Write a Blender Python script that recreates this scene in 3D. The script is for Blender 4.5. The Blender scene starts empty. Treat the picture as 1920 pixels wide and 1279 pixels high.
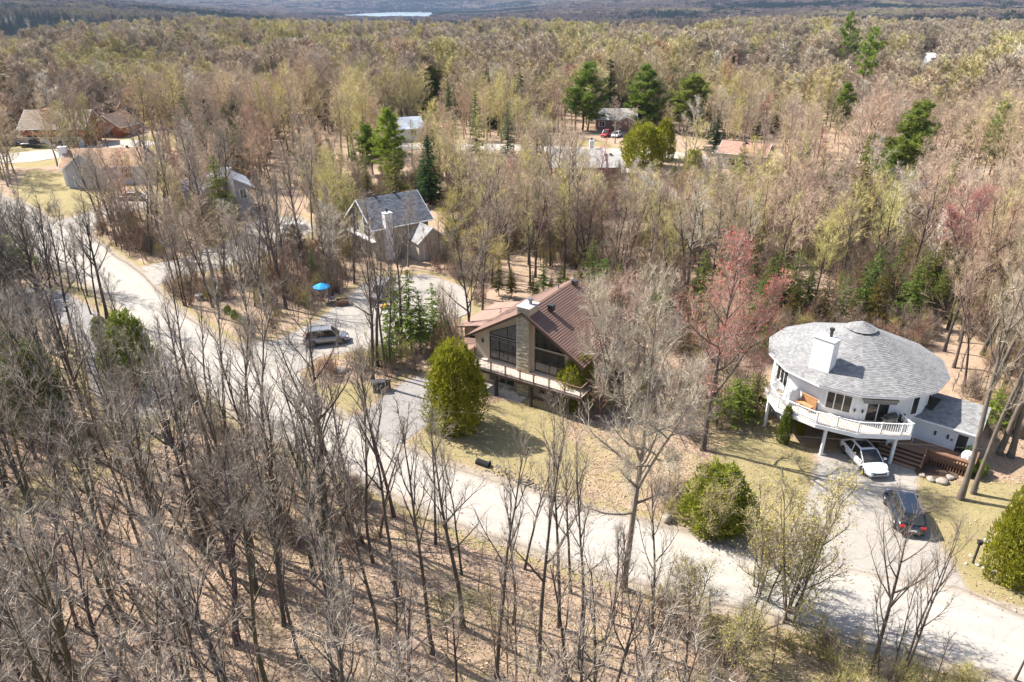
import bpy, math, random
import numpy as np
from mathutils import Vector, Matrix
C = bpy.context.scene.collection
R = math.radians
# ---------------------------------------------------------------- camera, world, sun, exposure
CAMZ, PITCH, FPX = 33.0, R(25.5), 1340.0
sc = bpy.context.scene
cd = bpy.data.cameras.new("camera"); cam = bpy.data.objects.new("camera", cd); C.objects.link(cam)
cam.location = (0, 0, CAMZ); cam.rotation_euler = (math.pi/2 - PITCH, 0, 0)
cd.sensor_width = 36; cd.lens = FPX/1920*36; cd.clip_start = .5; cd.clip_end = 30000
sc.camera = cam
w = bpy.data.worlds.new("World"); sc.world = w; w.use_nodes = True
nt = w.node_tree; nt.nodes.clear()
SUN_AZ, SUN_EL = R(-64), R(47)
sky = nt.nodes.new("ShaderNodeTexSky"); sky.sky_type = 'NISHITA'; sky.sun_disc = False
sky.sun_elevation = SUN_EL; sky.sun_rotation = SUN_AZ % (2*math.pi); sky.air_density = 1.0; sky.dust_density = 1.6; sky.ozone_density = 1.0
bg = nt.nodes.new("ShaderNodeBackground"); bg.inputs[1].default_value = .11
wo = nt.nodes.new("ShaderNodeOutputWorld")
nt.links.new(sky.outputs[0], bg.inputs[0]); nt.links.new(bg.outputs[0], wo.inputs[0])
sd = bpy.data.lights.new("sun", 'SUN'); sun = bpy.data.objects.new("sun", sd); C.objects.link(sun)
sd.energy = 5.0; sd.angle = R(.53); sd.color = (1, .955, .88)
sdir = Vector((math.sin(SUN_AZ)*math.cos(SUN_EL), math.cos(SUN_AZ)*math.cos(SUN_EL), math.sin(SUN_EL)))
sun.rotation_euler = sdir.to_track_quat('Z', 'Y').to_euler(); sun.location = (-60, 40, 90)
sc.view_settings.view_transform = 'Standard'; sc.view_settings.look = 'None'
sc.view_settings.gamma = 1; sc.view_settings.exposure = 1.17; sc.view_settings.use_curve_mapping = False
sc.cycles.use_denoising = True
sc.cycles.max_bounces = 5; sc.cycles.diffuse_bounces = 3; sc.cycles.glossy_bounces = 2
sc.cycles.transmission_bounces = 3; sc.cycles.volume_bounces = 0; sc.cycles.use_adaptive_sampling = False
sc.cycles.caustics_reflective = False; sc.cycles.caustics_refractive = False

CP, SP = math.cos(PITCH), math.sin(PITCH)
def P(px, py, z=0.0):
    """world point at height z seen at photo pixel (px, py) of the 1920-wide photograph"""
    dx, dy = (px-960)/FPX, (640-py)/FPX
    d = (dx, CP + dy*SP, -SP + dy*CP)
    t = (z-CAMZ)/d[2]
    return Vector((d[0]*t, d[1]*t, z))
def proj(x, y, z):
    zc = y*CP + (CAMZ-z)*SP
    yc = -(CAMZ-z)*CP + y*SP
    return 960+FPX*x/zc, 640-FPX*yc/zc
def PP(pts, z=0.0): return [P(a, b, z)[:2] for a, b in pts]

# ---------------------------------------------------------------- small helpers
def tag(o, label=None, cat=None, group=None, kind=None):
    if label: o['label'] = label
    if cat: o['category'] = cat
    if group: o['group'] = group
    if kind: o['kind'] = kind
    return o
def thing(name, label, cat, loc=(0, 0, 0), rz=0.0, group=None, scale=1.0):
    o = bpy.data.objects.new(name, None); C.objects.link(o); o.empty_display_size = .3
    o.location = loc; o.rotation_euler = (0, 0, rz)
    o.scale = (scale,)*3 if not hasattr(scale, '__len__') else scale
    return tag(o, label, cat, group)
def link(name, me, parent=None, loc=(0, 0, 0), rot=(0, 0, 0), scale=(1, 1, 1), color=None):
    o = bpy.data.objects.new(name, me); C.objects.link(o)
    o.location = loc; o.rotation_euler = rot; o.scale = scale
    if parent is not None: o.parent = parent
    if color: o.color = (*color, 1)
    return o
def mesh_np(name, V, F, mats, mi=None, col=None, smooth=False):
    """V (n,3); F (m,k) array of equal-size faces; col (m,3) face colours"""
    me = bpy.data.meshes.new(name)
    V = np.asarray(V, np.float32); F = np.asarray(F, np.int32)
    n, m, k = len(V), len(F), F.shape[1]
    me.vertices.add(n); me.vertices.foreach_set("co", V.ravel())
    me.loops.add(m*k); me.loops.foreach_set("vertex_index", F.ravel())
    me.polygons.add(m); me.polygons.foreach_set("loop_start", np.arange(0, m*k, k, dtype=np.int32))
    for mt in mats: me.materials.append(mt)
    if mi is not None: me.polygons.foreach_set("material_index", np.asarray(mi, np.int32))
    if smooth: me.polygons.foreach_set("use_smooth", np.ones(m, bool))
    if col is not None:
        a = me.color_attributes.new("Col", 'FLOAT_COLOR', 'CORNER')
        c = np.ones((m, k, 4), np.float32); c[:, :, :3] = np.asarray(col, np.float32)[:, None, :]
        a.data.foreach_set("color", c.ravel())
    me.update(calc_edges=True); me.validate()
    return me
class MB:
    def __init__(s): s.v = []; s.f = []; s.c = []
    def add(s, vs, fs, c=(1, 1, 1)):
        b = len(s.v); s.v += [tuple(v) for v in vs]; s.f += [tuple(b+i for i in f) for f in fs]; s.c += [c]*len(fs)
        return s
    def box(s, x0, x1, y0, y1, z0, z1, c=(1, 1, 1), M=None):
        vs = [Vector(p) for p in ((x0, y0, z0), (x1, y0, z0), (x1, y1, z0), (x0, y1, z0), (x0, y0, z1), (x1, y0, z1), (x1, y1, z1), (x0, y1, z1))]
        if M is not None: vs = [M @ v for v in vs]
        return s.add(vs, [(0, 3, 2, 1), (4, 5, 6, 7), (0, 1, 5, 4), (1, 2, 6, 5), (2, 3, 7, 6), (3, 0, 4, 7)], c)
    def bar(s, a, b, w, h, c=(1, 1, 1)):
        """square bar from a to b"""
        a, b = Vector(a), Vector(b); d = (b-a); L = d.length
        if L < 1e-6: return s
        q = d.to_track_quat('X', 'Z').to_matrix().to_4x4(); q.translation = a
        return s.box(0, L, -w/2, w/2, -h/2, h/2, c, q)
    def tube(s, pts, rad, n=8, c=(1, 1, 1), cap=True):
        pts = [Vector(p) for p in pts]; b = len(s.v)
        rad = rad if hasattr(rad, '__len__') else [rad]*len(pts)
        for i, p in enumerate(pts):
            d = (pts[min(i+1, len(pts)-1)]-pts[max(i-1, 0)]).normalized()
            q = d.to_track_quat('Z', 'X')
            for k in range(n):
                a = 2*math.pi*k/n
                s.v.append(tuple(p + q @ Vector((math.cos(a)*rad[i], math.sin(a)*rad[i], 0))))
        for i in range(len(pts)-1):
            for k in range(n):
                s.f.append((b+i*n+k, b+i*n+(k+1) % n, b+(i+1)*n+(k+1) % n, b+(i+1)*n+k)); s.c.append(c)
        if cap:
            s.f.append(tuple(b+k for k in reversed(range(n)))); s.c.append(c)
            s.f.append(tuple(b+(len(pts)-1)*n+k for k in range(n))); s.c.append(c)
        return s
    def prism(s, poly, z0, z1, c=(1, 1, 1)):
        n = len(poly); vs = [(p[0], p[1], z0) for p in poly]+[(p[0], p[1], z1) for p in poly]
        return s.add(vs, [tuple(reversed(range(n))), tuple(range(n, 2*n))]+[(i, (i+1) % n, n+(i+1) % n, n+i) for i in range(n)], c)
    def mesh(s, name, mats, smooth=False, bevel=0):
        me = bpy.data.meshes.new(name); me.from_pydata(s.v, [], s.f)
        for m in (mats if isinstance(mats, (list, tuple)) else [mats]): me.materials.append(m)
        if any(c != (1, 1, 1) for c in s.c):
            a = me.color_attributes.new("Col", 'FLOAT_COLOR', 'CORNER'); out = []
            for p, c in zip(me.polygons, s.c): out += [c[0], c[1], c[2], 1.0]*p.loop_total
            a.data.foreach_set("color", out)
        if smooth: me.shade_smooth()
        me.update(); return me
    def build(s, name, mats, parent=None, smooth=False, loc=(0, 0, 0), rot=(0, 0, 0), bevel=0, color=None, kind=None):
        o = link(name, s.mesh(name, mats, smooth), parent, loc, rot, color=color)
        if bevel:
            m = o.modifiers.new("bevel", 'BEVEL'); m.width = bevel; m.segments = 2; m.limit_method = 'ANGLE'
        if kind: o['kind'] = kind
        return o

# ---------------------------------------------------------------- materials
M = {}
def newmat(name):
    m = bpy.data.materials.new(name); m.use_nodes = True; n = m.node_tree.nodes; n.clear()
    out = n.new("ShaderNodeOutputMaterial"); b = n.new("ShaderNodeBsdfPrincipled")
    m.node_tree.links.new(b.outputs[0], out.inputs[0]); M[name] = m
    return m, m.node_tree, b, out
def nd(t, typ, **kw):
    n = t.nodes.new(typ)
    for k, v in kw.items(): setattr(n, k, v)
    return n
def noise(t, scale, detail=4, rough=.6, vec=None, dist=0.0):
    n = nd(t, "ShaderNodeTexNoise"); n.inputs['Scale'].default_value = scale; n.inputs['Detail'].default_value = detail
    n.inputs['Roughness'].default_value = rough; n.inputs['Distortion'].default_value = dist
    if vec is not None: t.links.new(vec, n.inputs['Vector'])
    return n.outputs[0]
def ramp(t, fac, stops):
    r = nd(t, "ShaderNodeValToRGB"); e = r.color_ramp.elements
    while len(e) > 1: e.remove(e[-1])
    e[0].position = stops[0][0]; e[0].color = (*stops[0][1], 1)
    for p, c in stops[1:]:
        x = e.new(p); x.color = (*c, 1)
    t.links.new(fac, r.inputs[0]); return r.outputs[0]
def mixc(t, fac, a, b, mode='MIX'):
    m = nd(t, "ShaderNodeMix", data_type='RGBA', blend_type=mode)
    for i, x in ((0, fac), (6, a), (7, b)):
        if hasattr(x, 'is_linked') or hasattr(x, 'links'): t.links.new(x, m.inputs[i])
        elif isinstance(x, (int, float)): m.inputs[i].default_value = x
        else: m.inputs[i].default_value = (*x, 1)
    return m.outputs[2]
def maths(t, op, a, b=0.0, clamp=False):
    m = nd(t, "ShaderNodeMath", operation=op); m.use_clamp = clamp
    for i, x in ((0, a), (1, b)):
        if isinstance(x, (int, float)): m.inputs[i].default_value = x
        else: t.links.new(x, m.inputs[i])
    return m.outputs[0]
def bump(t, b, h, strength, dist):
    n = nd(t, "ShaderNodeBump"); n.inputs['Strength'].default_value = strength; n.inputs['Distance'].default_value = dist
    t.links.new(h, n.inputs['Height']); t.links.new(n.outputs[0], b.inputs['Normal'])
def objco(t): return nd(t, "ShaderNodeTexCoord").outputs['Object']
def simple(name, c1, c2=None, scale=3, rough=.75, spec=.3, metal=0, bmp=0, bd=.01, coat=0):
    m, t, b, o = newmat(name)
    b.inputs['Roughness'].default_value = rough; b.inputs['Specular IOR Level'].default_value = spec; b.inputs['Metallic'].default_value = metal
    b.inputs['Coat Weight'].default_value = coat
    c2 = c2 or tuple(x*.82 for x in c1)
    n = noise(t, scale, 6, .65, objco(t))
    t.links.new(ramp(t, n, [(.3, c2), (.7, c1)]), b.inputs['Base Color'])
    if bmp: bump(t, b, noise(t, scale*6, 4, .7, objco(t)), bmp, bd)
    return m
def attr_mat(name, rough=.8, spec=.2, bmp=.3, sc_=20, bd=.01, lo=.8):
    """face colours held in the mesh, broken up by noise"""
    m, t, b, o = newmat(name)
    a = nd(t, "ShaderNodeAttribute", attribute_name="Col")
    n = noise(t, sc_, 5, .7, objco(t))
    t.links.new(mixc(t, 1.0, a.outputs['Color'], ramp(t, n, [(.25, (lo,)*3), (.75, (1.12,)*3)]), 'MULTIPLY'), b.inputs['Base Color'])
    b.inputs['Roughness'].default_value = rough; b.inputs['Specular IOR Level'].default_value = spec
    if bmp: bump(t, b, noise(t, sc_*3, 4, .7, objco(t)), bmp, bd)
    return m
simple('white_paint', (.80, .80, .81), (.70, .70, .70), 1.2, .55, .4, bmp=.1)
simple('white_stucco', (.74, .75, .77), (.62, .63, .65), .8, .85, .2, bmp=.35, bd=.01)
simple('cream_wall', (.52, .42, .31), (.44, .355, .26), 1.0, .8, .2, bmp=.2)
simple('tan_siding', (.42, .38, .30), (.36, .32, .25), 1.0, .8, .2, bmp=.2)
simple('grey_siding', (.45, .44, .45), (.37, .36, .37), 1.0, .8, .2, bmp=.2)
simple('beige_wall', (.55, .48, .38), (.47, .41, .32), 1.0, .8, .2, bmp=.2)
simple('brick_wall', (.30, .17, .13), (.22, .12, .09), 6, .85, .2, bmp=.4)
simple('orange_wood', (.33, .12, .04), (.22, .075, .03), 3, .7, .3, bmp=.2)
simple('dark_wood', (.075, .045, .03), (.05, .03, .02), 6, .7, .3, bmp=.3)
simple('brown_wood', (.24, .13, .08), (.15, .08, .05), 5, .7, .3, bmp=.3)
simple('deck_wood', (.52, .43, .34), (.40, .32, .25), 3, .75, .2, bmp=.2)
simple('plywood', (.48, .27, .13), (.38, .20, .09), 2, .6, .3)
simple('trim', (.42, .40, .37), (.34, .32, .3), 3, .6, .3)
simple('black_metal', (.03, .03, .032), (.02, .02, .02), 8, .45, .5)
simple('grey_metal', (.25, .25, .26), (.17, .17, .17), 8, .4, .5, .6)
simple('rubber', (.02, .02, .02), (.012, .012, .012), 10, .85, .2)
simple('alloy', (.35, .35, .36), (.2, .2, .2), 20, .35, .5, .8)
simple('paint_white', (.82, .82, .82), (.78, .78, .79), 1, .25, .5, coat=.6)
simple('paint_dark', (.014, .02, .035), (.01, .014, .024), 1, .28, .5, coat=.6)
simple('paint_silver', (.30, .30, .31), (.25, .25, .26), 1, .3, .5, .5, coat=.4)
simple('paint_red', (.38, .04, .05), (.3, .03, .04), 1, .3, .5, coat=.5)
simple('paint_black', (.02, .02, .022), (.014, .014, .015), 1, .3, .5, coat=.4)
simple('lamp_lens', (.55, .56, .58), (.4, .4, .42), 20, .15, .7)
simple('tail_lens', (.45, .02, .02), (.3, .01, .01), 20, .25, .6)
simple('rock', (.42, .36, .30), (.22, .19, .16), 4, .9, .2, bmp=.6, bd=.05)
simple('soil', (.13, .09, .065), (.08, .055, .04), 5, .95, .1, bmp=.6, bd=.04)
simple('blue_cloth', (.02, .30, .62), (.015, .24, .52), 5, .7, .2)
simple('blue_plastic', (.03, .09, .42), (.02, .07, .34), 5, .5, .4)
simple('yellow_plastic', (.7, .36, .02), (.6, .3, .02), 5, .5, .4)
simple('teal_plastic', (.1, .42, .4), (.08, .34, .34), 5, .5, .4)
simple('white_cloth', (.75, .74, .72), (.62, .61, .6), 6, .9, .1, bmp=.5, bd=.03)
simple('grey_cloth', (.24, .24, .25), (.2, .2, .2), 6, .9, .1)
simple('bin_grey', (.05, .052, .055), (.035, .035, .04), 6, .6, .4)
simple('pole_wood', (.30, .26, .22), (.2, .17, .14), 4, .9, .2, bmp=.4)
simple('wire_grey', (.2, .2, .2), (.15, .15, .15), 5, .6, .4)
simple('skin', (.5, .3, .22), (.45, .26, .19), 8, .6, .3)
simple('pink_cloth', (.6, .33, .33), (.7, .6, .6), 12, .9, .1)
simple('black_cloth', (.03, .03, .035), (.02, .02, .02), 10, .9, .1)
simple('grey_hair', (.5, .47, .44), (.4, .38, .36), 10, .8, .2)
simple('log_bark', (.13, .105, .085), (.07, .055, .045), 5, .95, .1, bmp=.6, bd=.03)
m, t, b, o = newmat('glass_dark')
b.inputs['Base Color'].default_value = (.015, .018, .02, 1); b.inputs['Roughness'].default_value = .06; b.inputs['Specular IOR Level'].default_value = .6
t.links.new(ramp(t, noise(t, .9, 4, .7, objco(t)), [(.35, (.01, .011, .012)), (.7, (.07, .065, .055))]), b.inputs['Base Color'])
m, t, b, o = newmat('water')
b.inputs['Base Color'].default_value = (.10, .13, .16, 1); b.inputs['Roughness'].default_value = .18; b.inputs['IOR'].default_value = 1.33
attr_mat('shingle', .9, .15, .35, 25, .01, .75)
attr_mat('stonework', .85, .2, .5, 18, .02, .7)
attr_mat('boards', .75, .25, .3, 9, .006, .78)
# ground: leaf litter, lawn, bare dirt, mixed by masks held on the terrain
m, t, b, o = newmat('ground')
gc = nd(t, "ShaderNodeTexCoord").outputs['Object']
am = nd(t, "ShaderNodeAttribute", attribute_name="mask")
sx = nd(t, "ShaderNodeSeparateColor"); t.links.new(am.outputs['Color'], sx.inputs[0])
n1 = noise(t, .12, 3, .6, gc); n2 = noise(t, 2.2, 6, .75, gc); n3 = noise(t, 9, 4, .8, gc); n4 = noise(t, .5, 5, .7, gc)
vor = nd(t, "ShaderNodeTexVoronoi"); vor.inputs['Scale'].default_value = 8.5; t.links.new(gc, vor.inputs['Vector'])
litter = ramp(t, n2, [(.22, (.15, .095, .065)), (.42, (.31, .225, .16)), (.6, (.44, .335, .24)), (.8, (.55, .435, .325))])
litter = mixc(t, .55, litter, ramp(t, n3, [(.3, (.14, .085, .055)), (.5, (.36, .25, .18)), (.72, (.58, .44, .33))]))
sv = nd(t, "ShaderNodeSeparateColor"); t.links.new(vor.outputs['Color'], sv.inputs[0])
litter = mixc(t, .22, litter, ramp(t, sv.outputs[0], [(0, (.17, .10, .07)), (.5, (.38, .25, .17)), (1, (.6, .45, .33))]))
litter = mixc(t, maths(t, 'MULTIPLY', ramp(t, n1, [(.42, (0, 0, 0)), (.6, (1, 1, 1))]), .5), litter, mixc(t, .5, litter, (.16, .13, .06)))
grass = ramp(t, n2, [(.25, (.11, .11, .035)), (.5, (.20, .185, .07)), (.75, (.33, .265, .135))])
grass = mixc(t, ramp(t, n4, [(.28, (.15, .15, .15)), (.56, (1, 1, 1))]), grass, mixc(t, .72, grass, (.40, .295, .175)))
grass = mixc(t, .45, grass, ramp(t, n3, [(.3, (.05, .05, .02)), (.7, (.4, .35, .16))]))
dirt = ramp(t, n2, [(.25, (.20, .16, .12)), (.55, (.32, .27, .21)), (.8, (.43, .37, .30))])
def maskf(src): return ramp(t, maths(t, 'ADD', src, maths(t, 'MULTIPLY', maths(t, 'SUBTRACT', n4, .5), .9)), [(.38, (0, 0, 0)), (.62, (1, 1, 1))])
col = mixc(t, maskf(sx.outputs[0]), litter, grass)
col = mixc(t, maskf(sx.outputs[1]), col, dirt)
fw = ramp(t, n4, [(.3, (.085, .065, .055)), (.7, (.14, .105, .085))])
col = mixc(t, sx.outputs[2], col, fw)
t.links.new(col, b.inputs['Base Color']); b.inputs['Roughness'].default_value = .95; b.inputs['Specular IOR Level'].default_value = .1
hb = maths(t, 'ADD', maths(t, 'MULTIPLY', n2, .6), maths(t, 'MULTIPLY', n3, .5)); bump(t, b, hb, .7, .16)
def pavement(name, dark, light, crack, tracks=False):
    m, t, b, o = newmat(name); gc = nd(t, "ShaderNodeTexCoord").outputs['Object']
    a = noise(t, .22, 5, .65, gc); f = noise(t, 14, 4, .8, gc); g = noise(t, 1.6, 5, .7, gc)
    c = ramp(t, a, [(.3, dark), (.7, light)])
    c = mixc(t, .45, c, ramp(t, g, [(.3, tuple(x*.78 for x in dark)), (.7, tuple(min(1, x*1.1) for x in light))]))
    c = mixc(t, .4, c, ramp(t, f, [(.3, tuple(x*.7 for x in dark)), (.7, tuple(min(1, x*1.2) for x in light))]))
    v = nd(t, "ShaderNodeTexVoronoi", feature='DISTANCE_TO_EDGE'); v.inputs['Scale'].default_value = .33
    wv = nd(t, "ShaderNodeVectorMath", operation='ADD'); t.links.new(gc, wv.inputs[0])
    nn = nd(t, "ShaderNodeTexNoise"); nn.inputs['Scale'].default_value = .8; t.links.new(gc, nn.inputs['Vector']); t.links.new(nn.outputs['Color'], wv.inputs[1])
    t.links.new(wv.outputs[0], v.inputs['Vector'])
    c = mixc(t, maths(t, 'MULTIPLY', ramp(t, v.outputs[0], [(0, (1, 1, 1)), (.012, (0, 0, 0))]), crack), c, tuple(x*.45 for x in dark))
    if tracks:
        at = nd(t, "ShaderNodeAttribute", attribute_name="across"); wob_ = maths(t, 'ADD', at.outputs['Fac'], maths(t, 'MULTIPLY', maths(t, 'SUBTRACT', a, .5), .12))
        tr = maths(t, 'ABSOLUTE', maths(t, 'SINE', maths(t, 'MULTIPLY', wob_, 4*math.pi)))
        c = mixc(t, maths(t, 'MULTIPLY', ramp(t, tr, [(.3, (1, 1, 1)), (.95, (0, 0, 0))]), .22), c, tuple(x*.75 for x in dark))
        ed_ = maths(t, 'ABSOLUTE', maths(t, 'SUBTRACT', wob_, .5)); loose = maths(t, 'ADD', ed_, maths(t, 'MULTIPLY', maths(t, 'SUBTRACT', g, .5), .35))
        c = mixc(t, maths(t, 'MULTIPLY', ramp(t, loose, [(.36, (0, 0, 0)), (.50, (1, 1, 1))]), .75), c, ramp(t, f, [(.3, (.17, .135, .10)), (.7, (.38, .31, .24))]))
        c = mixc(t, maths(t, 'MULTIPLY', ramp(t, g, [(.62, (0, 0, 0)), (.72, (1, 1, 1))]), .35), c, tuple(x*.6 for x in dark))
    t.links.new(c, b.inputs['Base Color']); b.inputs['Roughness'].default_value = .92; b.inputs['Specular IOR Level'].default_value = .15
    bump(t, b, f, .4, .02)
pavement('road_gravel', (.33, .29, .245), (.44, .395, .34), .4)
pavement('road_surface', (.325, .295, .26), (.435, .398, .352), .3, True)
pavement('drive_asphalt', (.26, .235, .205), (.37, .335, .295), .5)
pavement('dark_asphalt', (.21, .195, .185), (.30, .28, .265), .6)
# bark, twigs and needles take the colour given to each tree (object colour, or the "tint" of a woodland instance)
def plant(name, mul_lo, mul_hi, scale, rough=.9, inst=False, trans=0.0, fixed=None, stretch=None):
    m, t, b, o = newmat(name); gc = objco(t)
    if stretch:
        mp = nd(t, "ShaderNodeMapping"); mp.inputs['Scale'].default_value = stretch; t.links.new(gc, mp.inputs[0]); gc = mp.outputs[0]
    if fixed: base = fixed
    elif inst: base = nd(t, "ShaderNodeAttribute", attribute_name="tint", attribute_type='INSTANCER').outputs['Color']
    else: base = nd(t, "ShaderNodeObjectInfo").outputs['Color']
    n = noise(t, scale, 4, .7, gc)
    c = mixc(t, 1.0, base, ramp(t, n, [(.3, mul_lo), (.7, mul_hi)]), 'MULTIPLY')
    t.links.new(c, b.inputs['Base Color']); b.inputs['Roughness'].default_value = rough; b.inputs['Specular IOR Level'].default_value = .12
    if trans:
        tr = nd(t, "ShaderNodeBsdfTranslucent"); mx = nd(t, "ShaderNodeMixShader"); mx.inputs[0].default_value = trans
        t.links.new(c, tr.inputs[0]); t.links.new(b.outputs[0], mx.inputs[1]); t.links.new(tr.outputs[0], mx.inputs[2]); t.links.new(mx.outputs[0], o.inputs[0])
    return m
plant('bark', (.45, .45, .47), (1.05, 1.0, .95), 6, stretch=(1, 1, .25))
plant('twigs', (.75, .72, .7), (1.25, 1.22, 1.15), .6)
plant('buds', (.8, .8, .7), (1.3, 1.25, 1.1), 1.2, trans=.25)
plant('needles', (.42, .52, .5), (1.75, 1.55, 1.1), 1.6, rough=.7, trans=.42)
plant('far_bark', (.35, .35, .36), (.75, .72, .7), 3, inst=True)
plant('far_twigs', (.75, .72, .72), (1.25, 1.2, 1.12), .35, inst=True)
plant('far_needles', (.5, .6, .55), (1.4, 1.3, 1.0), .8, inst=True, trans=.3)
HAZE = 4e-5
# ---------------------------------------------------------------- layout of the ground (outlines read off the photograph, laid on the ground plane)
ROAD_UP = PP([(-420, 190), (-160, 290), (0, 367), (43, 380), (100, 415), (167, 440), (213, 477), (260, 507), (290, 538), (322, 572), (363, 602), (403, 629), (443, 652),
              (500, 678), (560, 715), (600, 757), (650, 790), (700, 812), (760, 838), (812, 865), (867, 880), (915, 896), (977, 914), (1042, 937), (1083, 953), (1170, 970),
              (1240, 989), (1311, 1006), (1417, 1034), (1500, 1050), (1600, 1068), (1700, 1085), (1800, 1104), (1860, 1130), (1920, 1152), (2100, 1210), (2500, 1330)])
ROAD_LO = PP([(-560, 230), (-300, 330), (-90, 440), (60, 480), (110, 505), (150, 528), (190, 553), (220, 582), (250, 615), (290, 655), (335, 690), (385, 735),
              (440, 778), (500, 812), (550, 838), (590, 862), (640, 888), (700, 912), (755, 936), (812, 962), (860, 985), (930, 1008), (985, 1028), (1040, 1048), (1118, 1075), (1230, 1105),
              (1346, 1134), (1452, 1154), (1576, 1194), (1647, 1213), (1736, 1234), (1842, 1266), (1960, 1300), (2200, 1370), (2600, 1500)])
DRIVES = {  # name: (outline px, material)
 'round': [(1534, 850), (1760, 850), (1752, 880), (1716, 893), (1716, 930), (1736, 982), (1771, 1038), (1810, 1108), (1800, 1125), (1560, 1085), (1400, 1050), (1395, 1028), (1470, 1010), (1503, 975), (1522, 930), (1530, 893)],
 'lot': [(450, 645), (520, 640), (600, 600), (650, 560), (700, 520), (800, 515), (870, 540), (880, 585), (800, 625), (720, 655), (650, 660), (600, 668), (556, 700), (575, 735), (540, 730), (480, 690)],
 'stone': [(655, 792), (700, 762), (760, 716), (820, 700), (845, 715), (830, 770), (790, 800), (745, 838), (700, 815)],
 'upper': [(262, 502), (337, 486), (400, 466), (455, 440), (470, 412), (560, 405), (590, 425), (560, 455), (500, 480), (430, 500), (347, 516), (293, 536)],
 'left': [(335, 690), (333, 757), (285, 778), (235, 775), (200, 765), (175, 735), (165, 690), (150, 650), (120, 610), (75, 590), (0, 600), (-60, 600), (-60, 550), (60, 540), (115, 548), (165, 575), (200, 610), (208, 650), (240, 660), (290, 655)],
 'upcar': [(100, 416), (150, 404), (200, 384), (225, 366), (290, 360), (320, 376), (270, 390), (210, 408), (167, 440)],
 'far_lane': [(0, 290), (60, 284), (160, 274), (240, 262), (300, 268), (250, 281), (140, 292), (60, 304), (-60, 312), (-60, 292)],
 'h8': [(1110, 305), (1170, 300), (1190, 322), (1240, 345), (1300, 385), (1270, 392), (1210, 352), (1150, 330)],
}
STREET2 = PP([(700, 268), (800, 269), (960, 271), (1060, 275), (1200, 281), (1330, 290), (1330, 301), (1200, 293), (1060, 287), (960, 283), (800, 281), (700, 279)])
LAWNS = [
 ([(735, 850), (800, 800), (860, 770), (915, 755), (1000, 745), (1060, 765), (1070, 820), (1120, 860), (1090, 935), (1000, 905), (930, 885), (860, 868), (790, 850)], .74),
 ([(1716, 893), (1760, 905), (1830, 905), (1960, 905), (1990, 1180), (1880, 1120), (1810, 1100), (1771, 1038), (1736, 982), (1716, 930)], .95),
 ([(1340, 835), (1450, 790), (1520, 850), (1534, 893), (1522, 930), (1480, 1000), (1400, 1010), (1300, 950)], .9),
 ([(20, 350), (60, 320), (150, 330), (200, 360), (170, 400), (110, 408), (50, 378)], 1.0),
 ([(230, 258), (330, 248), (345, 275), (250, 288)], 1.0), ([(0, 272), (100, 264), (160, 300), (60, 318), (0, 312)], .8),
 ([(560, 735), (610, 725), (700, 715), (735, 735), (690, 765), (640, 785), (600, 752)], .7),
 ([(180, 790), (330, 770), (360, 800), (200, 900), (60, 960), (0, 1010), (-40, 960), (100, 860)], .8),
 ([(1070, 268), (1120, 262), (1150, 272), (1070, 278)], 1.0), ([(1120, 320), (1180, 330), (1170, 345), (1120, 340)], .8),
 ([(1060, 780), (1240, 790), (1330, 850), (1300, 940), (1200, 960), (1110, 940), (1070, 880)], .5),
 ([(1280, 800), (1340, 785), (1440, 790), (1430, 830), (1300, 840)], .6),
 ([(800, 1130), (860, 1100), (900, 1110), (890, 1150), (830, 1165)], .9),
 ([(1320, 1180), (1500, 1180), (1700, 1260), (1800, 1330), (1300, 1330)], .6),
]
DIRTS = [([(1100, 790), (1240, 800), (1330, 850), (1300, 930), (1200, 960), (1110, 930), (1090, 860)], .0)]
HOUSES_PX = [[(850, 590), (975, 560), (1090, 540), (1170, 600), (1090, 720), (1040, 750), (920, 735), (890, 690)],
 [(1430, 700), (1500, 640), (1700, 660), (1790, 740), (1850, 870), (1760, 900), (1690, 880), (1530, 860), (1440, 800)],
 [(640, 420), (690, 390), (790, 385), (840, 430), (810, 480), (700, 490)], [(440, 370), (560, 360), (570, 410), (470, 420)],
 [(150, 320), (310, 300), (345, 340), (310, 385), (200, 380)], [(50, 250), (190, 245), (195, 280), (60, 285)], [(185, 245), (265, 240), (270, 268), (195, 272)],
 [(1030, 290), (1160, 290), (1160, 345), (1030, 350)], [(1115, 232), (1195, 230), (1200, 262), (1120, 262)], [(1355, 290), (1450, 285), (1455, 335), (1380, 340)]]
def seg_dist(X, Y, poly, closed=True):
    d = np.full(X.shape, 1e9); n = len(poly)
    for i in range(n if closed else n-1):
        (ax, ay), (bx, by) = poly[i][:2], poly[(i+1) % n][:2]
        vx, vy = bx-ax, by-ay; L = vx*vx+vy*vy+1e-9
        t = np.clip(((X-ax)*vx+(Y-ay)*vy)/L, 0, 1)
        d = np.minimum(d, np.hypot(X-ax-t*vx, Y-ay-t*vy))
    return d
def inside(X, Y, poly):
    r = np.zeros(X.shape, bool); n = len(poly)
    for i in range(n):
        (ax, ay), (bx, by) = poly[i][:2], poly[(i+1) % n][:2]
        if ay == by: continue
        c = ((ay > Y) != (by > Y)) & (X < (bx-ax)*(Y-ay)/(by-ay)+ax); r ^= c
    return r
def sdf(X, Y, poly):  # negative inside
    d = seg_dist(X, Y, poly); return np.where(inside(X, Y, poly), -d, d)
def resample(pts, n):
    p = np.array([tuple(q)[:2] for q in pts]); s = np.r_[0, np.cumsum(np.hypot(*np.diff(p, axis=0).T))]
    u = np.linspace(0, s[-1], n); return np.c_[np.interp(u, s, p[:, 0]), np.interp(u, s, p[:, 1])]
ru, rl = resample(ROAD_UP, 260), resample(ROAD_LO, 260)
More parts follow.
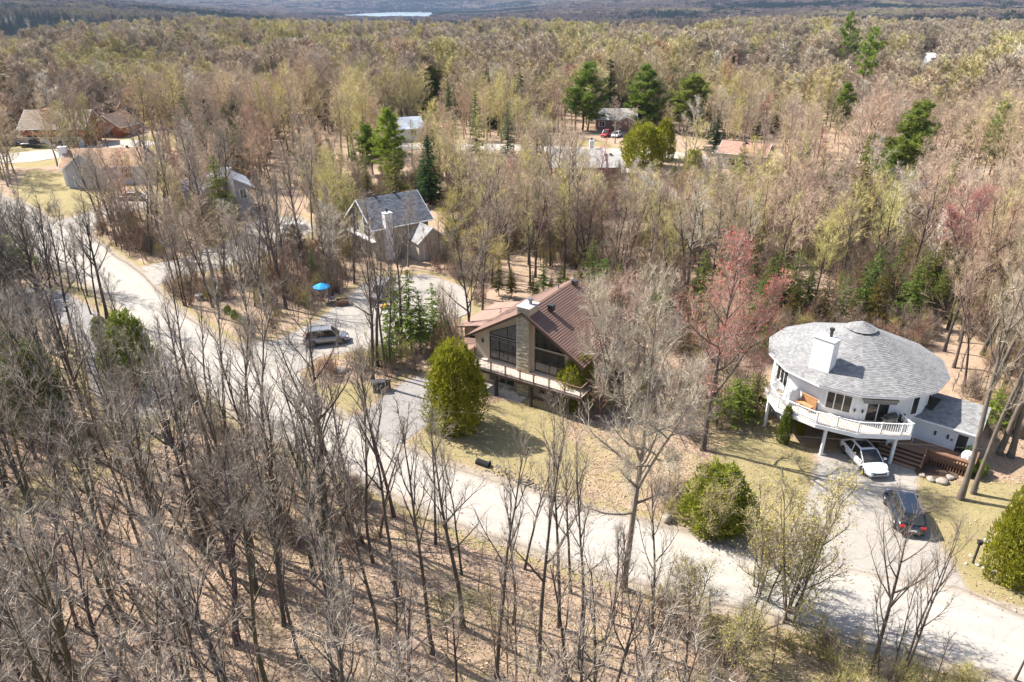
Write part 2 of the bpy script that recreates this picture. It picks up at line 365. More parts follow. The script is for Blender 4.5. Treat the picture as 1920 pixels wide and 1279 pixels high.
ROADPOLY = [tuple(p) for p in resample(ROAD_UP, 60)] + [tuple(p) for p in resample(ROAD_LO, 60)[::-1]]
DPOLY = {k: PP(v) for k, v in DRIVES.items()}
LPOLY = [(PP(p), a) for p, a in LAWNS]; TPOLY = [(PP(p), a) for p, a in DIRTS]; HPOLY = [PP(p) for p in HOUSES_PX]
# ---------------------------------------------------------------- terrain heights
def vnoise(x, y, seed=0):
    xi, yi = np.floor(x), np.floor(y); fx, fy = x-xi, y-yi
    def h(a, b): v = np.sin(a*127.1+b*311.7+seed*74.7)*43758.5453; return v-np.floor(v)
    ux, uy = fx*fx*(3-2*fx), fy*fy*(3-2*fy)
    return (h(xi, yi)*(1-ux)+h(xi+1, yi)*ux)*(1-uy)+(h(xi, yi+1)*(1-ux)+h(xi+1, yi+1)*ux)*uy
def fbm(x, y, seed=0, o=4):
    s, a, t = 0, 1, 0
    for i in range(o): s = s+a*vnoise(x*2**i, y*2**i, seed+i*7); t += a; a *= .5
    return s/t
def smooth(e0, e1, x): t = np.clip((x-e0)/(e1-e0), 0, 1); return t*t*(3-2*t)
RIDGE = ([-900, -300, 0, 125, 190, 270, 350, 450, 650, 800, 960, 1150, 1400, 1500, 1700, 1920, 2300, 2900], [430, 430, 480, 560, 540, 930, 830, 690, 580, 640, 640, 545, 650, 800, 760, 880, 800, 700])
LAKE = PP([(640, 29), (690, 25.5), (750, 23), (814, 24), (812, 32), (790, 38), (740, 35), (710, 38), (675, 35), (650, 36)], -41.5)
def flat_amount(X, Y):
    d = sdf(X, Y, ROADPOLY)
    for p in DPOLY.values(): d = np.minimum(d, sdf(X, Y, p))
    d = np.minimum(d, sdf(X, Y, STREET2))
    for p in HPOLY: d = np.minimum(d, sdf(X, Y, p))
    return d
def height(X, Y, near=True):
    X = np.asarray(X, float); Y = np.asarray(Y, float); r = np.hypot(X, Y)
    xc = 960+FPX*X/np.maximum(Y*CP, 1.0); xc = np.where(Y < 5, np.where(X < 0, -900, 2900), xc)
    rd = np.interp(xc, *RIDGE)
    back = smooth(10, -150, Y)
    drop = smooth(rd-20, rd+np.maximum(330, rd*.6), r)
    z = -46*drop
    bump_ = 0*smooth(250, 460, r)*np.exp(-((xc-1400)/190)**2)*(1-smooth(620, 900, r))
    rolling = ((fbm(X/420, Y/420, 3)-.5)*(13*smooth(235, 480, r)+13*smooth(700, 1300, r))+(1-np.abs(fbm(X/900+3, Y/700, 13, 3)*2-1))*30*smooth(900, 1900, r)-(12*smooth(900, 1900, r)))*(1-.75*smooth(2600, 3300, r)*np.exp(-((xc-730)/260)**2))
    hillL = 58*smooth(950, 2500, r)*smooth(660, 60, xc)
    hillR = 26*smooth(900, 2600, r)*smooth(1150, 1700, xc)
    far = (50+30*fbm(X/1500+7, Y/1500, 9))*smooth(5300, 6600, r)
    mid = (30+34*fbm(X/1100, Y/900, 19, 3))*smooth(2000, 3900, r)*(smooth(640, 560, xc)+smooth(850, 960, xc))
    lake = smooth(4000, 3000, np.abs(r-4300)+1500*0) * 0
    z = z+bump_+np.maximum(hillL, np.maximum(hillR, np.maximum(far, mid)))+rolling
    ld = sdf(X, Y, LAKE) if r.max() > 2000 else 1e9
    if r.max() > 2000: z = np.where(ld < 60, np.minimum(z, -45+np.clip(ld, -60, 60)*.06), np.minimum(z, z*smooth(60, 1100, ld)+(-41+(ld-60)*.012)*(1-smooth(60, 1100, ld))))
    z = z*(1-back)
    if near:
        sm = (r < 420)
        if sm.any():
            fa = np.full(X.shape, 50.); fa[sm] = flat_amount(X[sm], Y[sm])
            amp = smooth(.3, 6, fa)
            z = z+amp*((fbm(X/9, Y/9, 21)-.5)*.9+(fbm(X/1.7, Y/1.7, 5, 3)-.5)*.16)*(1-smooth(250, 500, r))
            inn = smooth(.25, -.25, fa); z = np.where(sm, z-.06*inn, z)
    return z
def gz(x, y): return float(height(np.array([x]), np.array([y]))[0])
# ---------------------------------------------------------------- ground sheet: fine in front of the camera, coarse behind and far off
rr = [6.0]
while rr[-1] < 125: rr.append(rr[-1]+(.42 if rr[-1] > 24 else 2))
while rr[-1] < 11500: rr.append(rr[-1]*1.021)
rr = np.array(rr)
az = np.r_[np.linspace(-180, -44, 30)[:-1], np.linspace(-44, 44, 330), np.linspace(44, 180, 30)[1:-1]]; az = np.radians(az)
A, Rr = np.meshgrid(az, rr)
GX, GY = Rr*np.sin(A), Rr*np.cos(A)
GZ = height(GX.ravel(), GY.ravel())
nx, ny = len(az), len(rr)
i, j = np.meshgrid(np.arange(nx), np.arange(ny-1)); i2 = (i+1) % nx
F = np.stack([j*nx+i, (j+1)*nx+i, (j+1)*nx+i2, j*nx+i2], -1).reshape(-1, 4)[:, ::-1]
V = np.c_[GX.ravel(), GY.ravel(), GZ]
V = np.r_[V, [[0, 0, 0]]]
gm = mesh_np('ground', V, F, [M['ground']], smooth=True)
x, y = V[:, 0], V[:, 1]; r = np.hypot(x, y); nearm = r < 420
mask = np.zeros((len(V), 4), np.float32); mask[:, 3] = 1
xn, yn = x[nearm], y[nearm]
lw = np.zeros(len(xn)); dr = np.zeros(len(xn))
for p, a in LPOLY: lw = np.maximum(lw, a*smooth(1.6, -1.2, sdf(xn, yn, p)))
for p, a in TPOLY: dr = np.maximum(dr, a*smooth(1.8, -1.2, sdf(xn, yn, p)))
rdist = sdf(xn, yn, ROADPOLY); dd = rdist.copy()
for p in list(DPOLY.values())+[STREET2]: dd = np.minimum(dd, sdf(xn, yn, p))
lw = np.maximum(lw, .62*smooth(2.6, .9, dd)*smooth(.2, .6, dd))
dr = np.maximum(dr, .95*smooth(.9, .35, rdist)); dr = np.maximum(dr, .6*smooth(.6, .2, dd))
lw = np.maximum(lw, .42*smooth(.45, .7, fbm(xn/14, yn/14, 40)))
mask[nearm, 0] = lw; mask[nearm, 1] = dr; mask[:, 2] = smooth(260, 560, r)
ma = gm.color_attributes.new("mask", 'FLOAT_COLOR', 'POINT'); ma.data.foreach_set("color", mask.ravel())
tag(link('ground', gm), kind='structure')
# ---------------------------------------------------------------- road and drives
rng = np.random.default_rng(5)
def sheet(name, poly, z, matn, step=.5, jit=.17):
    """flat sheet with an uneven edge"""
    n = max(12, int(sum(math.dist(poly[i], poly[(i+1) % len(poly)]) for i in range(len(poly)))/step))
    q = resample(list(poly)+[poly[0]], n+1)[:-1]
    cx = fbm(q[:, 0]*.9, q[:, 1]*.9, 3, 3)-.5; cy = fbm(q[:, 0]*.9+50, q[:, 1]*.9, 8, 3)-.5
    q = q+np.c_[cx, cy]*jit*6+rng.normal(0, jit*.25, q.shape)
    me = bpy.data.meshes.new(name); me.from_pydata([(a, b, z) for a, b in q]+[(a, b, z-.09) for a, b in q], [],
        [tuple(range(len(q)))]+[(k, k+len(q), (k+1) % len(q)+len(q), (k+1) % len(q)) for k in range(len(q))])
    if me.polygons[0].normal.z < 0: me.flip_normals()
    me.materials.append(M[matn])
    return tag(link(name, me), kind='structure')
jl = lambda q, s: q+np.c_[fbm(q[:, 0]*.8, q[:, 1]*.8, s, 3)-.5, fbm(q[:, 0]*.8+9, q[:, 1]*.8, s+1, 3)-.5]*.7
a_, b_ = jl(ru, 1), jl(rl, 2); V = []
K = 14
for k in range(K+1):
    tt = k/K; V.append(np.c_[a_*(1-tt)+b_*tt, np.full(len(a_), .0+.07*math.sin(math.pi*tt))])
V = np.concatenate(V); n = len(a_)
F = [(k*n+q, (k+1)*n+q, (k+1)*n+q+1, k*n+q+1) for k in range(K) for q in range(n-1)]
V2 = np.r_[V, np.c_[a_, np.full(n, -.1)], np.c_[b_, np.full(n, -.1)]]; o1 = (K+1)*n
F += [(q, q+1, o1+q+1, o1+q) for q in range(n-1)]+[(K*n+q+1, K*n+q, o1+n+q, o1+n+q+1) for q in range(n-1)]
rm = mesh_np('road', V2, F, [M['road_surface']], smooth=False); ac = rm.attributes.new('across', 'FLOAT', 'POINT'); ac.data.foreach_set('value', np.r_[np.repeat(np.arange(K+1)/K, n), np.zeros(n), np.ones(n)].astype(np.float32)); tag(link('road', rm), kind='structure')
zz = .004
for k, v in DPOLY.items():
    sheet('driveway' if k != 'far_lane' else 'lane', v, zz-.02 if k == 'round' else zz, {'round': 'drive_asphalt', 'lot': 'drive_asphalt', 'far_lane': 'road_gravel', 'h8': 'road_gravel', 'upper': 'drive_asphalt', 'upcar': 'drive_asphalt'}.get(k, 'dark_asphalt'))
    zz += .002
sheet('street', STREET2, .01, 'road_gravel')
me = bpy.data.meshes.new('lake'); me.from_pydata([(a, b, -41.5) for a, b in resample(LAKE+[LAKE[0]], 60)[:-1]], [], [tuple(range(59))])
if me.polygons[0].normal.z < 0: me.flip_normals()
me.materials.append(M['water']); tag(link('lake', me), kind='structure')
# ---------------------------------------------------------------- houses: local frames, windows, shingled roofs
def frame(o, u, n=None):
    """matrix whose x runs along the wall (u), y points out of the wall, z up"""
    u = Vector(u).normalized(); z = Vector((0, 0, 1)); n = Vector(n).normalized() if n is not None else u.cross(z)
    m = Matrix((u, n, z)).transposed().to_4x4(); m.translation = Vector(o); return m
def window(root, F, u, z, w_, h, panes=2, fr=.07, mat='white_paint', name='window', bars=0, glass='glass_dark', proud=.05):
    """window in wall frame F: the casing is a part, every pane of glass a sub-part"""
    b = MB(); b.box(u-fr, u+w_+fr, -.02, proud, z-fr, z, M=F); b.box(u-fr, u+w_+fr, -.02, proud, z+h, z+h+fr, M=F)
    for k in range(panes+1):
        x = u+w_*k/panes; b.box(x-fr/(1 if k in (0, panes) else 2)*(1 if k != 0 else 1), x+fr/(1 if k in (0, panes) else 2), -.018, proud-.004, z, z+h, M=F)
    for k in range(1, bars+1):
        zz_ = z+h*k/(bars+1); b.box(u, u+w_, -.018, proud-.012, zz_-.018, zz_+.018, M=F)
    o = b.build(name, M[mat], root)
    for k in range(panes):
        p = MB(); x = u+w_*k/panes; p.box(x+fr/2, x+w_/panes-fr/2, -.012, proud-.025, z+.003, z+h-.003, M=F); p.build('pane', M[glass], o)
    return o
def shingles(root, name, A, B, Cc, D, c1, c2, course=.16, tab=.32, thick=.02, seed=1, slab=.12, mat='shingle'):
    """roof slope: A-B eave, D-C ridge; overlapping courses of tabs, each tab its own face and shade, on a slab"""
    rn = random.Random(seed); A, B, Cc, D = map(Vector, (A, B, Cc, D))
    nrm = (B-A).cross(D-A)
    if nrm.length < 1e-6: nrm = (B-A).cross(Cc-A)
    nrm.normalize()
    if nrm.z < 0: nrm = -nrm
    L = ((D+Cc)/2-(A+B)/2).length; n = max(2, int(L/course)); b = MB()
    for i in range(n):
        t0, t1 = i/n, (i+1)/n+.15/n
        l0, r0 = A.lerp(D, t0), B.lerp(Cc, t0); l1, r1 = A.lerp(D, min(t1, 1)), B.lerp(Cc, min(t1, 1))
        W = (r0-l0).length; k = max(1, int(W/tab)); off = (i % 2)*.5
        us = [0.0]+[(q+off)/k for q in range(k+1) if 0 < (q+off)/k < 1]+[1.0]
        for q in range(len(us)-1):
            f = rn.random()**1.2; g = rn.uniform(.88, 1.1); c = tuple((c1[e]*(1-f)+c2[e]*f)*g for e in range(3))
            u0, u1 = us[q], us[q+1]; lift = thick*rn.uniform(.8, 1.3)
            p = [l0.lerp(r0, u0)+nrm*lift, l0.lerp(r0, u1)+nrm*lift, l1.lerp(r1, u1), l1.lerp(r1, u0)]
            b.add(p+[p[0]-nrm*thick*1.2, p[1]-nrm*thick*1.2], [(0, 1, 2, 3), (4, 5, 1, 0)], c)
    o = nrm*.004
    b.add([A-o, B-o, Cc-o, D-o, A-nrm*slab, B-nrm*slab, Cc-nrm*slab, D-nrm*slab], [(4, 7, 6, 5), (0, 4, 5, 1), (1, 5, 6, 2), (2, 6, 7, 3), (3, 7, 4, 0)], tuple(x*.8 for x in c1))
    return b.build(name, M[mat], root)
def stone_panel(root, name, F, u0, u1, z0, z1, seed=2, c1=(.46, .41, .30), c2=(.27, .23, .17), h=.13):
    """split-face stone courses standing unevenly proud of the wall"""
    rn = random.Random(seed); b = MB(); z = z0
    while z < z1-.02:
        hh = min(h*rn.uniform(.7, 1.3), z1-z); u = u0
        while u < u1-.02:
            ww = min(rn.uniform(.25, .7), u1-u); f = rn.random(); c = tuple(c1[e]*(1-f)+c2[e]*f for e in range(3))
            b.box(u+.006, u+ww-.006, -.03, rn.uniform(.015, .07), z+.006, z+hh-.006, c, F); u += ww
        z += hh
    return b.build(name, M['stonework'], root, kind='stuff')
def vent(root, p, s=.35):
    b = MB(); x, y, z = p; b.box(x-s/2, x+s/2, y-s/2, y+s/2, z-.25, z+.22); b.box(x-s*.62, x+s*.62, y-s*.62, y+s*.62, z+.22, z+.28)
    return b.build('roof_vent', M['black_metal'], root)
def gable_house(name, label, loc, rz, L, W, wall_h, pitch, wallmat, rc1, rc2, over=.4, course=.3, tab=.6, gable_mat=None, base=None):
    """ridge along local x; front is the -y side. Returns root and frames of the four walls"""
    root = thing(name, label, 'house', loc, rz); rise = math.tan(pitch)*W/2; t = MB()
    x, y = L/2, W/2
    vs = [(-x, -y, -.3), (x, -y, -.3), (x, y, -.3), (-x, y, -.3), (-x, -y, wall_h), (x, -y, wall_h), (x, y, wall_h), (-x, y, wall_h), (-x, 0, wall_h+rise), (x, 0, wall_h+rise)]
    for q in ((0, 1, 5, 4), (2, 3, 7, 6)): t = MB(); t.add([vs[k] for k in q], [(0, 1, 2, 3)]); t.build('wall', M[wallmat], root)
    for s, idx in ((-1, (3, 0, 4, 8, 7)), (1, (1, 2, 6, 9, 5))):
        g = MB(); g.add([vs[k] for k in idx], [(0, 1, 2, 3, 4)]); g.build('gable_wall', M[gable_mat or wallmat], root)
    oz = math.tan(pitch)*over; X = x+over; e = wall_h-oz+.10; rz_ = wall_h+rise+.10
    shingles(root, 'roof_slope', (-X, -y-over, e), (X, -y-over, e), (X, 0, rz_), (-X, 0, rz_), rc1, rc2, course, tab, seed=11)
    shingles(root, 'roof_slope', (X, y+over, e), (-X, y+over, e), (-X, 0, rz_), (X, 0, rz_), rc1, rc2, course, tab, seed=12)
    for s in (-1, 1):
        f = MB(); f.bar((s*(X+.02), -y-over, e-.08), (s*(X+.02), 0, rz_-.08), .05, .2); f.bar((s*(X+.02), y+over, e-.08), (s*(X+.02), 0, rz_-.08), .05, .2); f.build('bargeboard', M['white_paint'], root)
    g = MB(); g.box(-X, X, -y-over-.1, -y-over, e-.12, e); g.build('gutter', M['white_paint'], root)
    fr = {'front': frame((-x, -y, 0), (1, 0, 0)), 'right': frame((x, -y, 0), (0, 1, 0)), 'back': frame((x, y, 0), (-1, 0, 0)), 'left': frame((-x, y, 0), (0, -1, 0))}
    return root, fr, rz_
GREY1, GREY2 = (.30, .30, .31), (.17, .17, .18)
# ================================================================ 1. white house with the round roof
RC = Vector((29.5, 54.9, 0)); NS = 14; EV, AP = 5.35, 8.55
rh = thing('round_house', 'white round house under a many-sided light grey shingle roof with a big white chimney', 'house', RC)
ang = [R(251+360/NS*k) for k in range(NS)]
def rp(r, a, z=0): return Vector((r*math.cos(a), r*math.sin(a), z))
WR, ER, CR = 6.45, 7.2, 1.12
FACES = {}
for k in range(NS):
    a0, a1 = ang[k], ang[(k+1) % NS]
    if k+1 == NS: a1 = ang[0]+2*math.pi
    shingles(rh, 'roof_panel', rp(ER, a0, EV), rp(ER, a1, EV), rp(CR, a1, AP-.60), rp(CR, a0, AP-.60), (.285, .282, .28), (.20, .197, .195), .17, .27, .022, seed=k, slab=.06)
    shingles(rh, 'cap_panel', rp(CR+.12, a0, AP-.50), rp(CR+.12, a1, AP-.50), rp(.02, a1, AP+.12), rp(.02, a0, AP+.12), (.285, .282, .28), (.205, .20, .198), .17, .27, .02, seed=k+40, slab=.05)
    f = MB(); f.bar(rp(ER-.02, a0, EV-.10), rp(ER-.02, a1, EV-.10), .04, .16); f.build('fascia', M['white_paint'], rh)
    r0, r1 = rp(WR, a0), rp(WR, a1); low = 2.65
    z0 = 2.62 if k in (NS-1, NS-2, 0) else -.3
    wl = MB(); inn = .16
    q0, q1 = rp(WR-inn, a0), rp(WR-inn, a1)
    top = EV+.28
    wl.add([(*r0[:2], z0), (*r1[:2], z0), (*r1[:2], top), (*r0[:2], top), (*q0[:2], z0), (*q1[:2], z0), (*q1[:2], top), (*q0[:2], top)], [(0, 1, 2, 3), (5, 4, 7, 6), (0, 4, 5, 1), (3, 2, 6, 7)])
    wl.build('wall', M['white_stucco'], rh)
    FACES[k] = frame(r0, r1-r0)
s = MB(); s.prism([rp(ER-.1, a)[:2] for a in ang], EV-.22, EV-.16); s.build('soffit', M['white_stucco'], rh)
s = MB(); s.prism([rp(WR-.05, a)[:2] for a in ang], 2.5, 2.62); s.build('floor_slab', M['white_stucco'], rh)
SL = 2*WR*math.sin(math.pi/NS)
window(rh, FACES[13], .45, 3.25, 1.95, 1.45, 3, mat='white_paint', proud=.07)
o = window(rh, FACES[0], .62, 2.72, 1.75, 1.75, 2, mat='white_paint', name='sliding_door')
window(rh, FACES[1], 1.55, 3.1, .75, 1.7, 1)
window(rh, FACES[11], .5, 3.2, 1.9, 1.5, 3); window(rh, FACES[2], .9, 3.3, 1.0, 1.1, 1)
# awning cassette over the sliding door
aw = MB(); F0 = FACES[0]; aw.box(.1, SL-.1, .05, .42, 4.72, 4.90, M=F0); aw.build('awning_case', M['grey_metal'], rh)
aw = MB()
for k in range(14): aw.box(.15+k*.18, .15+k*.18+.165, .40, .43, 4.52, 4.72, M=F0)
aw.build('valance', M['grey_cloth'], rh)
for u in (.3, 2.62):
    lm = MB(); lm.box(u, u+.12, .03, .16, 3.5, 3.72, M=FACES[13 if u > 2 else 0]); lm.build('wall_lamp', M['black_metal'], rh)
# recessed carport walls below
p0, p1 = rp(WR, ang[12]), rp(WR, ang[1]); d = (p1-p0).normalized(); nin = Vector((-d.y, d.x, 0)); q0, q1 = p0+nin*3.4, p1+nin*3.4
for a_, b_ in ((p0, q0), (q0, q1), (q1, p1)):
    cw = MB(); cw.bar(a_+Vector((0, 0, 1.25)), b_+Vector((0, 0, 1.25)), .15, 2.6); cw.build('carport_wall', M['white_stucco'], rh)
fg = frame(q0+d*.9-nin*.1, d)
gd = MB()
for k in range(4): gd.box(.2, 2.9, 0, .06, .02+k*.53, .02+k*.53+.5, M=fg)
gd.build('garage_door', M['grey_siding'], rh)
gd = MB()
for k in range(4): gd.box(3.4, 6.1, 0, .06, .02+k*.53, .02+k*.53+.5, M=fg)
gd.build('garage_door', M['grey_siding'], rh)
# chimney
ch = MB(); cc = RC*0+rp(5.35, R(217)); qm = Matrix.Rotation(R(221+90), 4, 'Z'); qm.translation = (cc.x, cc.y, 0)
ch.box(-.85, .85, -.5, .5, 5.4, 8.6, M=qm); ch.box(-.91, .91, -.56, .56, 8.6, 8.69, M=qm); cho = ch.build('chimney', M['white_paint'], rh)
fl = MB(); fl.tube([(cc.x+.3, cc.y+.1, 8.69), (cc.x+.3, cc.y+.1, 9.3)], .13, 12); fl.tube([(cc.x+.3, cc.y+.1, 9.25), (cc.x+.3, cc.y+.1, 9.42)], .2, 12); fl.build('flue', M['black_metal'], cho)
# deck: polygon outside the wall, from face 10 round to face 1
DZ = 2.78
outer = [rp(7.55, R(186)), rp(8.15, R(196)), rp(8.9, R(209)), rp(8.75, R(231)), rp(8.7, R(251)), rp(8.5, R(273)), rp(8.55, R(278))]
innr = [rp(WR+.02, R(186)), rp(WR+.02, ang[12]-.02), rp(WR+.02, ang[13]), rp(WR+.02, ang[0]), rp(WR+.02, ang[1])]
dk = thing('balcony', 'raised wooden balcony with white railing wrapping the front of the round house', 'balcony', RC)
poly = [p[:2] for p in outer]+[p[:2] for p in innr[::-1]]
s = MB(); s.prism(poly, DZ-.30, DZ-.05); s.build('joist_frame', M['white_paint'], dk)
# deck boards follow each outer edge
def lerp_path(path, n):
    q = resample([p[:2] for p in path], n); return [Vector((a, b, 0)) for a, b in q]
bn = 15; oo, ii = lerp_path(outer, 41), lerp_path(innr, 41)
bm_ = None
for k in range(bn):
    b = MB(); t0, t1 = k/bn, (k+.93)/bn
    for j_ in range(40):
        a0, a1, b1, b0 = oo[j_].lerp(ii[j_], t0), oo[j_+1].lerp(ii[j_+1], t0), oo[j_+1].lerp(ii[j_+1], t1), oo[j_].lerp(ii[j_], t1)
        f = .9+.2*random.Random(k*7+j_//6).random(); c = (.60*f, .52*f, .42*f)
        b.add([(*p[:2], DZ-.05+h) for h in (0, .045) for p in (a0, a1, b1, b0)], [(4, 5, 6, 7), (0, 1, 5, 4), (2, 3, 7, 6)], c)
    b.build('deck_board', M['boards'], dk)
fb = MB()
for p, q in zip(outer[:-1], outer[1:]): fb.bar(p+Vector((0, 0, DZ-.16)), q+Vector((0, 0, DZ-.16)), .05, .34)
fb.build('fascia', M['white_paint'], dk)
def railing(root, path, z, h=.95, gap=.16, mat='white_paint', bw=.04, post=1.6, postw=.11, rail=.07, end=True, bmat=None):
    tr, br = MB(), MB(); bal = MB(); bal.box(-bw/2, bw/2, -bw/2, bw/2, 0, h-.14); bme = bal.mesh('baluster', M[bmat or mat])
    pm = MB(); pm.box(-postw/2, postw/2, -postw/2, postw/2, 0, h+.04); pm.box(-postw*.65, postw*.65, -postw*.65, postw*.65, h+.04, h+.07); pme = pm.mesh('post', M[mat])
    Z = Vector((0, 0, z))
    for s_, (p, q) in enumerate(zip(path[:-1], path[1:])):
        L = (q-p).length; d_ = (q-p)/L; n_ = max(1, int(L/gap)); an = math.atan2(d_.y, d_.x)
        tr.bar(p+Z+Vector((0, 0, h)), q+Z+Vector((0, 0, h)), rail*1.4, rail*.7); br.bar(p+Z+Vector((0, 0, .1)), q+Z+Vector((0, 0, .1)), rail, rail*.7)
        m_ = max(1, round(L/post)); posts = {round(k*n_/m_) for k in range(m_ + (1 if end and s_ == len(path)-2 else 0))}
        for k in range(n_+1):
            w_ = p+d_*L*k/n_+Z
            if k in posts: link('post', pme, root, w_, (0, 0, an))
            elif k < n_: link('baluster', bme, root, w_+Vector((0, 0, .12)), (0, 0, an))
    tr.build('top_rail', M[mat], root); br.build('bottom_rail', M[mat], root)
rail_path = [rp(6.7, R(190))]+[p*.985 for p in outer[1:]]+[rp(6.75, ang[1]+.03)]
rg = [Vector((p.x, p.y, 0)) for p in rail_path]
railing(dk, rg, DZ, .98, .165)
for p in (rp(8.3, R(199)), rp(8.5, R(213)), rp(8.35, R(236)), rp(8.3, R(262)) if 0 else rp(8.15, R(272))):
    b = MB(); b.box(p.x-.1, p.x+.1, p.y-.1, p.y+.1, 0, DZ-.3); b.build('support_post', M['white_paint'], dk)
# things on the balcony
pw = thing('wood_panel', 'orange-brown wooden panel leaning on the white wall of the balcony', 'panel', RC); F12 = FACES[12]
b = MB(); b.box(1.45, 2.85, .22, .28, DZ, DZ+1.0, M=F12); b.box(1.4, 2.9, .20, .30, DZ+.93, DZ+1.03, M=F12); b.box(1.4, 2.9, .20, .30, DZ, DZ+.08, M=F12); b.build('panel_board', M['plywood'], pw)
b = MB(); b.box(1.45, 2.85, .5, 1.0, DZ+.40, DZ+.46, M=F12); b.box(1.5, 1.6, .5, 1.0, DZ, DZ+.40, M=F12); b.box(2.7, 2.8, .5, 1.0, DZ, DZ+.40, M=F12); b.build('bench_board', M['plywood'], pw)
def cover(name, label, loc, rx, ry, h, seed=3, mat='white_cloth'):
    """limp cloth cover: draped folds over what stands inside"""
    V, Fc = [], []; rn = random.Random(seed); n, m_ = 40, 14
    for j_ in range(m_+1):
        t_ = j_/m_; prof = (1.0-.35*t_) if t_ < .8 else (1.0-.35*.8)*(1-(t_-.8)/.2)**.5 if t_ < 1 else .01
        for k in range(n):
            a = 2*math.pi*k/n; fold = 1+.11*math.sin(a*7+seed)*(1-t_)+.05*math.sin(a*13+2*t_*5)
            V.append((rx*prof*fold*math.cos(a), ry*prof*fold*math.sin(a), h*t_+.03*math.sin(3*a+seed)*(t_ > .3)))
    for j_ in range(m_):
        for k in range(n): Fc.append((j_*n+k, j_*n+(k+1) % n, (j_+1)*n+(k+1) % n, (j_+1)*n+k))
    me = mesh_np(name, V, Fc, [M[mat]], smooth=True); o = link(name, me, None, loc); return tag(o, label, 'cover')
pc = F12 @ Vector((.85, .8, 0))
cover('furniture_cover', 'crumpled white cloth cover over furniture at the balcony end beside the wood panel', RC+Vector((pc.x, pc.y, DZ)), .75, .55, 1.55)
bb = thing('patio_chair', 'dark patio chair on the balcony outside the sliding glass door', 'chair', RC+FACES[1] @ Vector((.1, .85, DZ)), R(15))
b = MB(); b.box(-.28, .28, -.26, .28, .40, .46); b.build('seat', M['black_metal'], bb)
b = MB(); b.box(-.28, .28, .25, .31, .46, .98); b.build('backrest', M['black_metal'], bb)
for sx_ in (-.25, .25):
    for sy_ in (-.23, .25): b = MB(); b.box(sx_-.02, sx_+.02, sy_-.02, sy_+.02, 0, .40); b.build('leg', M['black_metal'], bb)
for sx_ in (-.29, .29): b = MB(); b.box(sx_-.02, sx_+.02, -.25, .28, .62, .65); b.box(sx_-.015, sx_+.015, -.24, -.21, .40, .62); b.build('armrest', M['black_metal'], bb)
bbq = thing('barbecue', 'dark barbecue beside the balcony railing corner', 'barbecue', RC+FACES[0] @ Vector((2.25, .75, DZ)), R(20))
b = MB(); b.tube([(-.45, 0, .9), (.45, 0, .9)], .26, 14); b.build('lid', M['black_metal'], bbq)
b = MB(); b.box(-.42, .42, -.25, .25, .1, .82); b.box(-.75, -.45, -.22, .22, .8, .84); b.box(.45, .75, -.22, .22, .8, .84); b.build('cabinet', M['grey_metal'], bbq)
# entrance wing at the right
pw0, pw1 = Vector((*P(1716, 838)[:2], 0)), Vector((*P(1822, 872)[:2], 0))
wd = (pw1-pw0).normalized(); wn = Vector((-wd.y, wd.x, 0)); WL = (pw1-pw0).length-.3; WD = 2.5
wing = thing('house_wing', 'low white entrance wing with sloping grey roof joined to the round house', 'house wing', pw0, math.atan2(wd.y, wd.x))
b = MB(); h0, h1 = 2.75, 3.75
vs = [(-2, 0, -.2), (WL, 0, -.2), (WL, WD, -.2), (-2, WD, -.2), (-2, 0, h0), (WL, 0, h0), (WL, WD, h1), (-2, WD, h1)]
b.add(vs, [(0, 1, 5, 4), (1, 2, 6, 5), (2, 3, 7, 6), (3, 0, 4, 7)]); b.build('wall', M['white_stucco'], wing)
shingles(wing, 'roof_slope', (-1.5, -.35, h0+.02), (WL+.3, -.35, h0+.02), (WL+.3, WD+.2, h1+.2), (-1.5, WD+.2, h1+.2), (.285, .282, .28), (.20, .197, .195), .17, .27, seed=77)
b = MB(); b.box(-1.5, WL+.3, -.45, -.36, h0-.08, h0+.03); b.build('gutter', M['white_paint'], wing)
FW = frame((0, 0, 0), (1, 0, 0))
b = MB(); b.box(2.62, 3.3, .0, .05, .2, 2.25, M=FW); dr_ = b.build('door', M['black_metal'], wing)
b = MB(); b.box(2.5, 2.6, 0, .08, .15, 2.35, M=FW); b.box(3.32, 3.42, 0, .08, .15, 2.35, M=FW); b.box(2.5, 3.42, 0, .08, 2.36, 2.45, M=FW); b.build('door_frame', M['white_paint'], dr_)
for u_ in (1.0, 1.9): b = MB(); b.box(u_, u_+.14, 0, .1, 1.6, 1.95, M=FW); b.build('wall_lamp', M['black_metal'], wing)
b = MB(); b.box(2.2, 2.35, 0, .05, 1.5, 1.7, M=FW); b.build('house_number_plate', M['grey_metal'], wing)
# skylight strip where the wing meets the round wall
b = MB(); b.add([(-1.2, .1, h0+.12), (.2, .1, h0+.14), (.7, WD-.5, h1+.08), (-1.2, WD-.5, h1+.08)], [(0, 1, 2, 3)]); b.build('skylight', M['glass_dark'], wing)
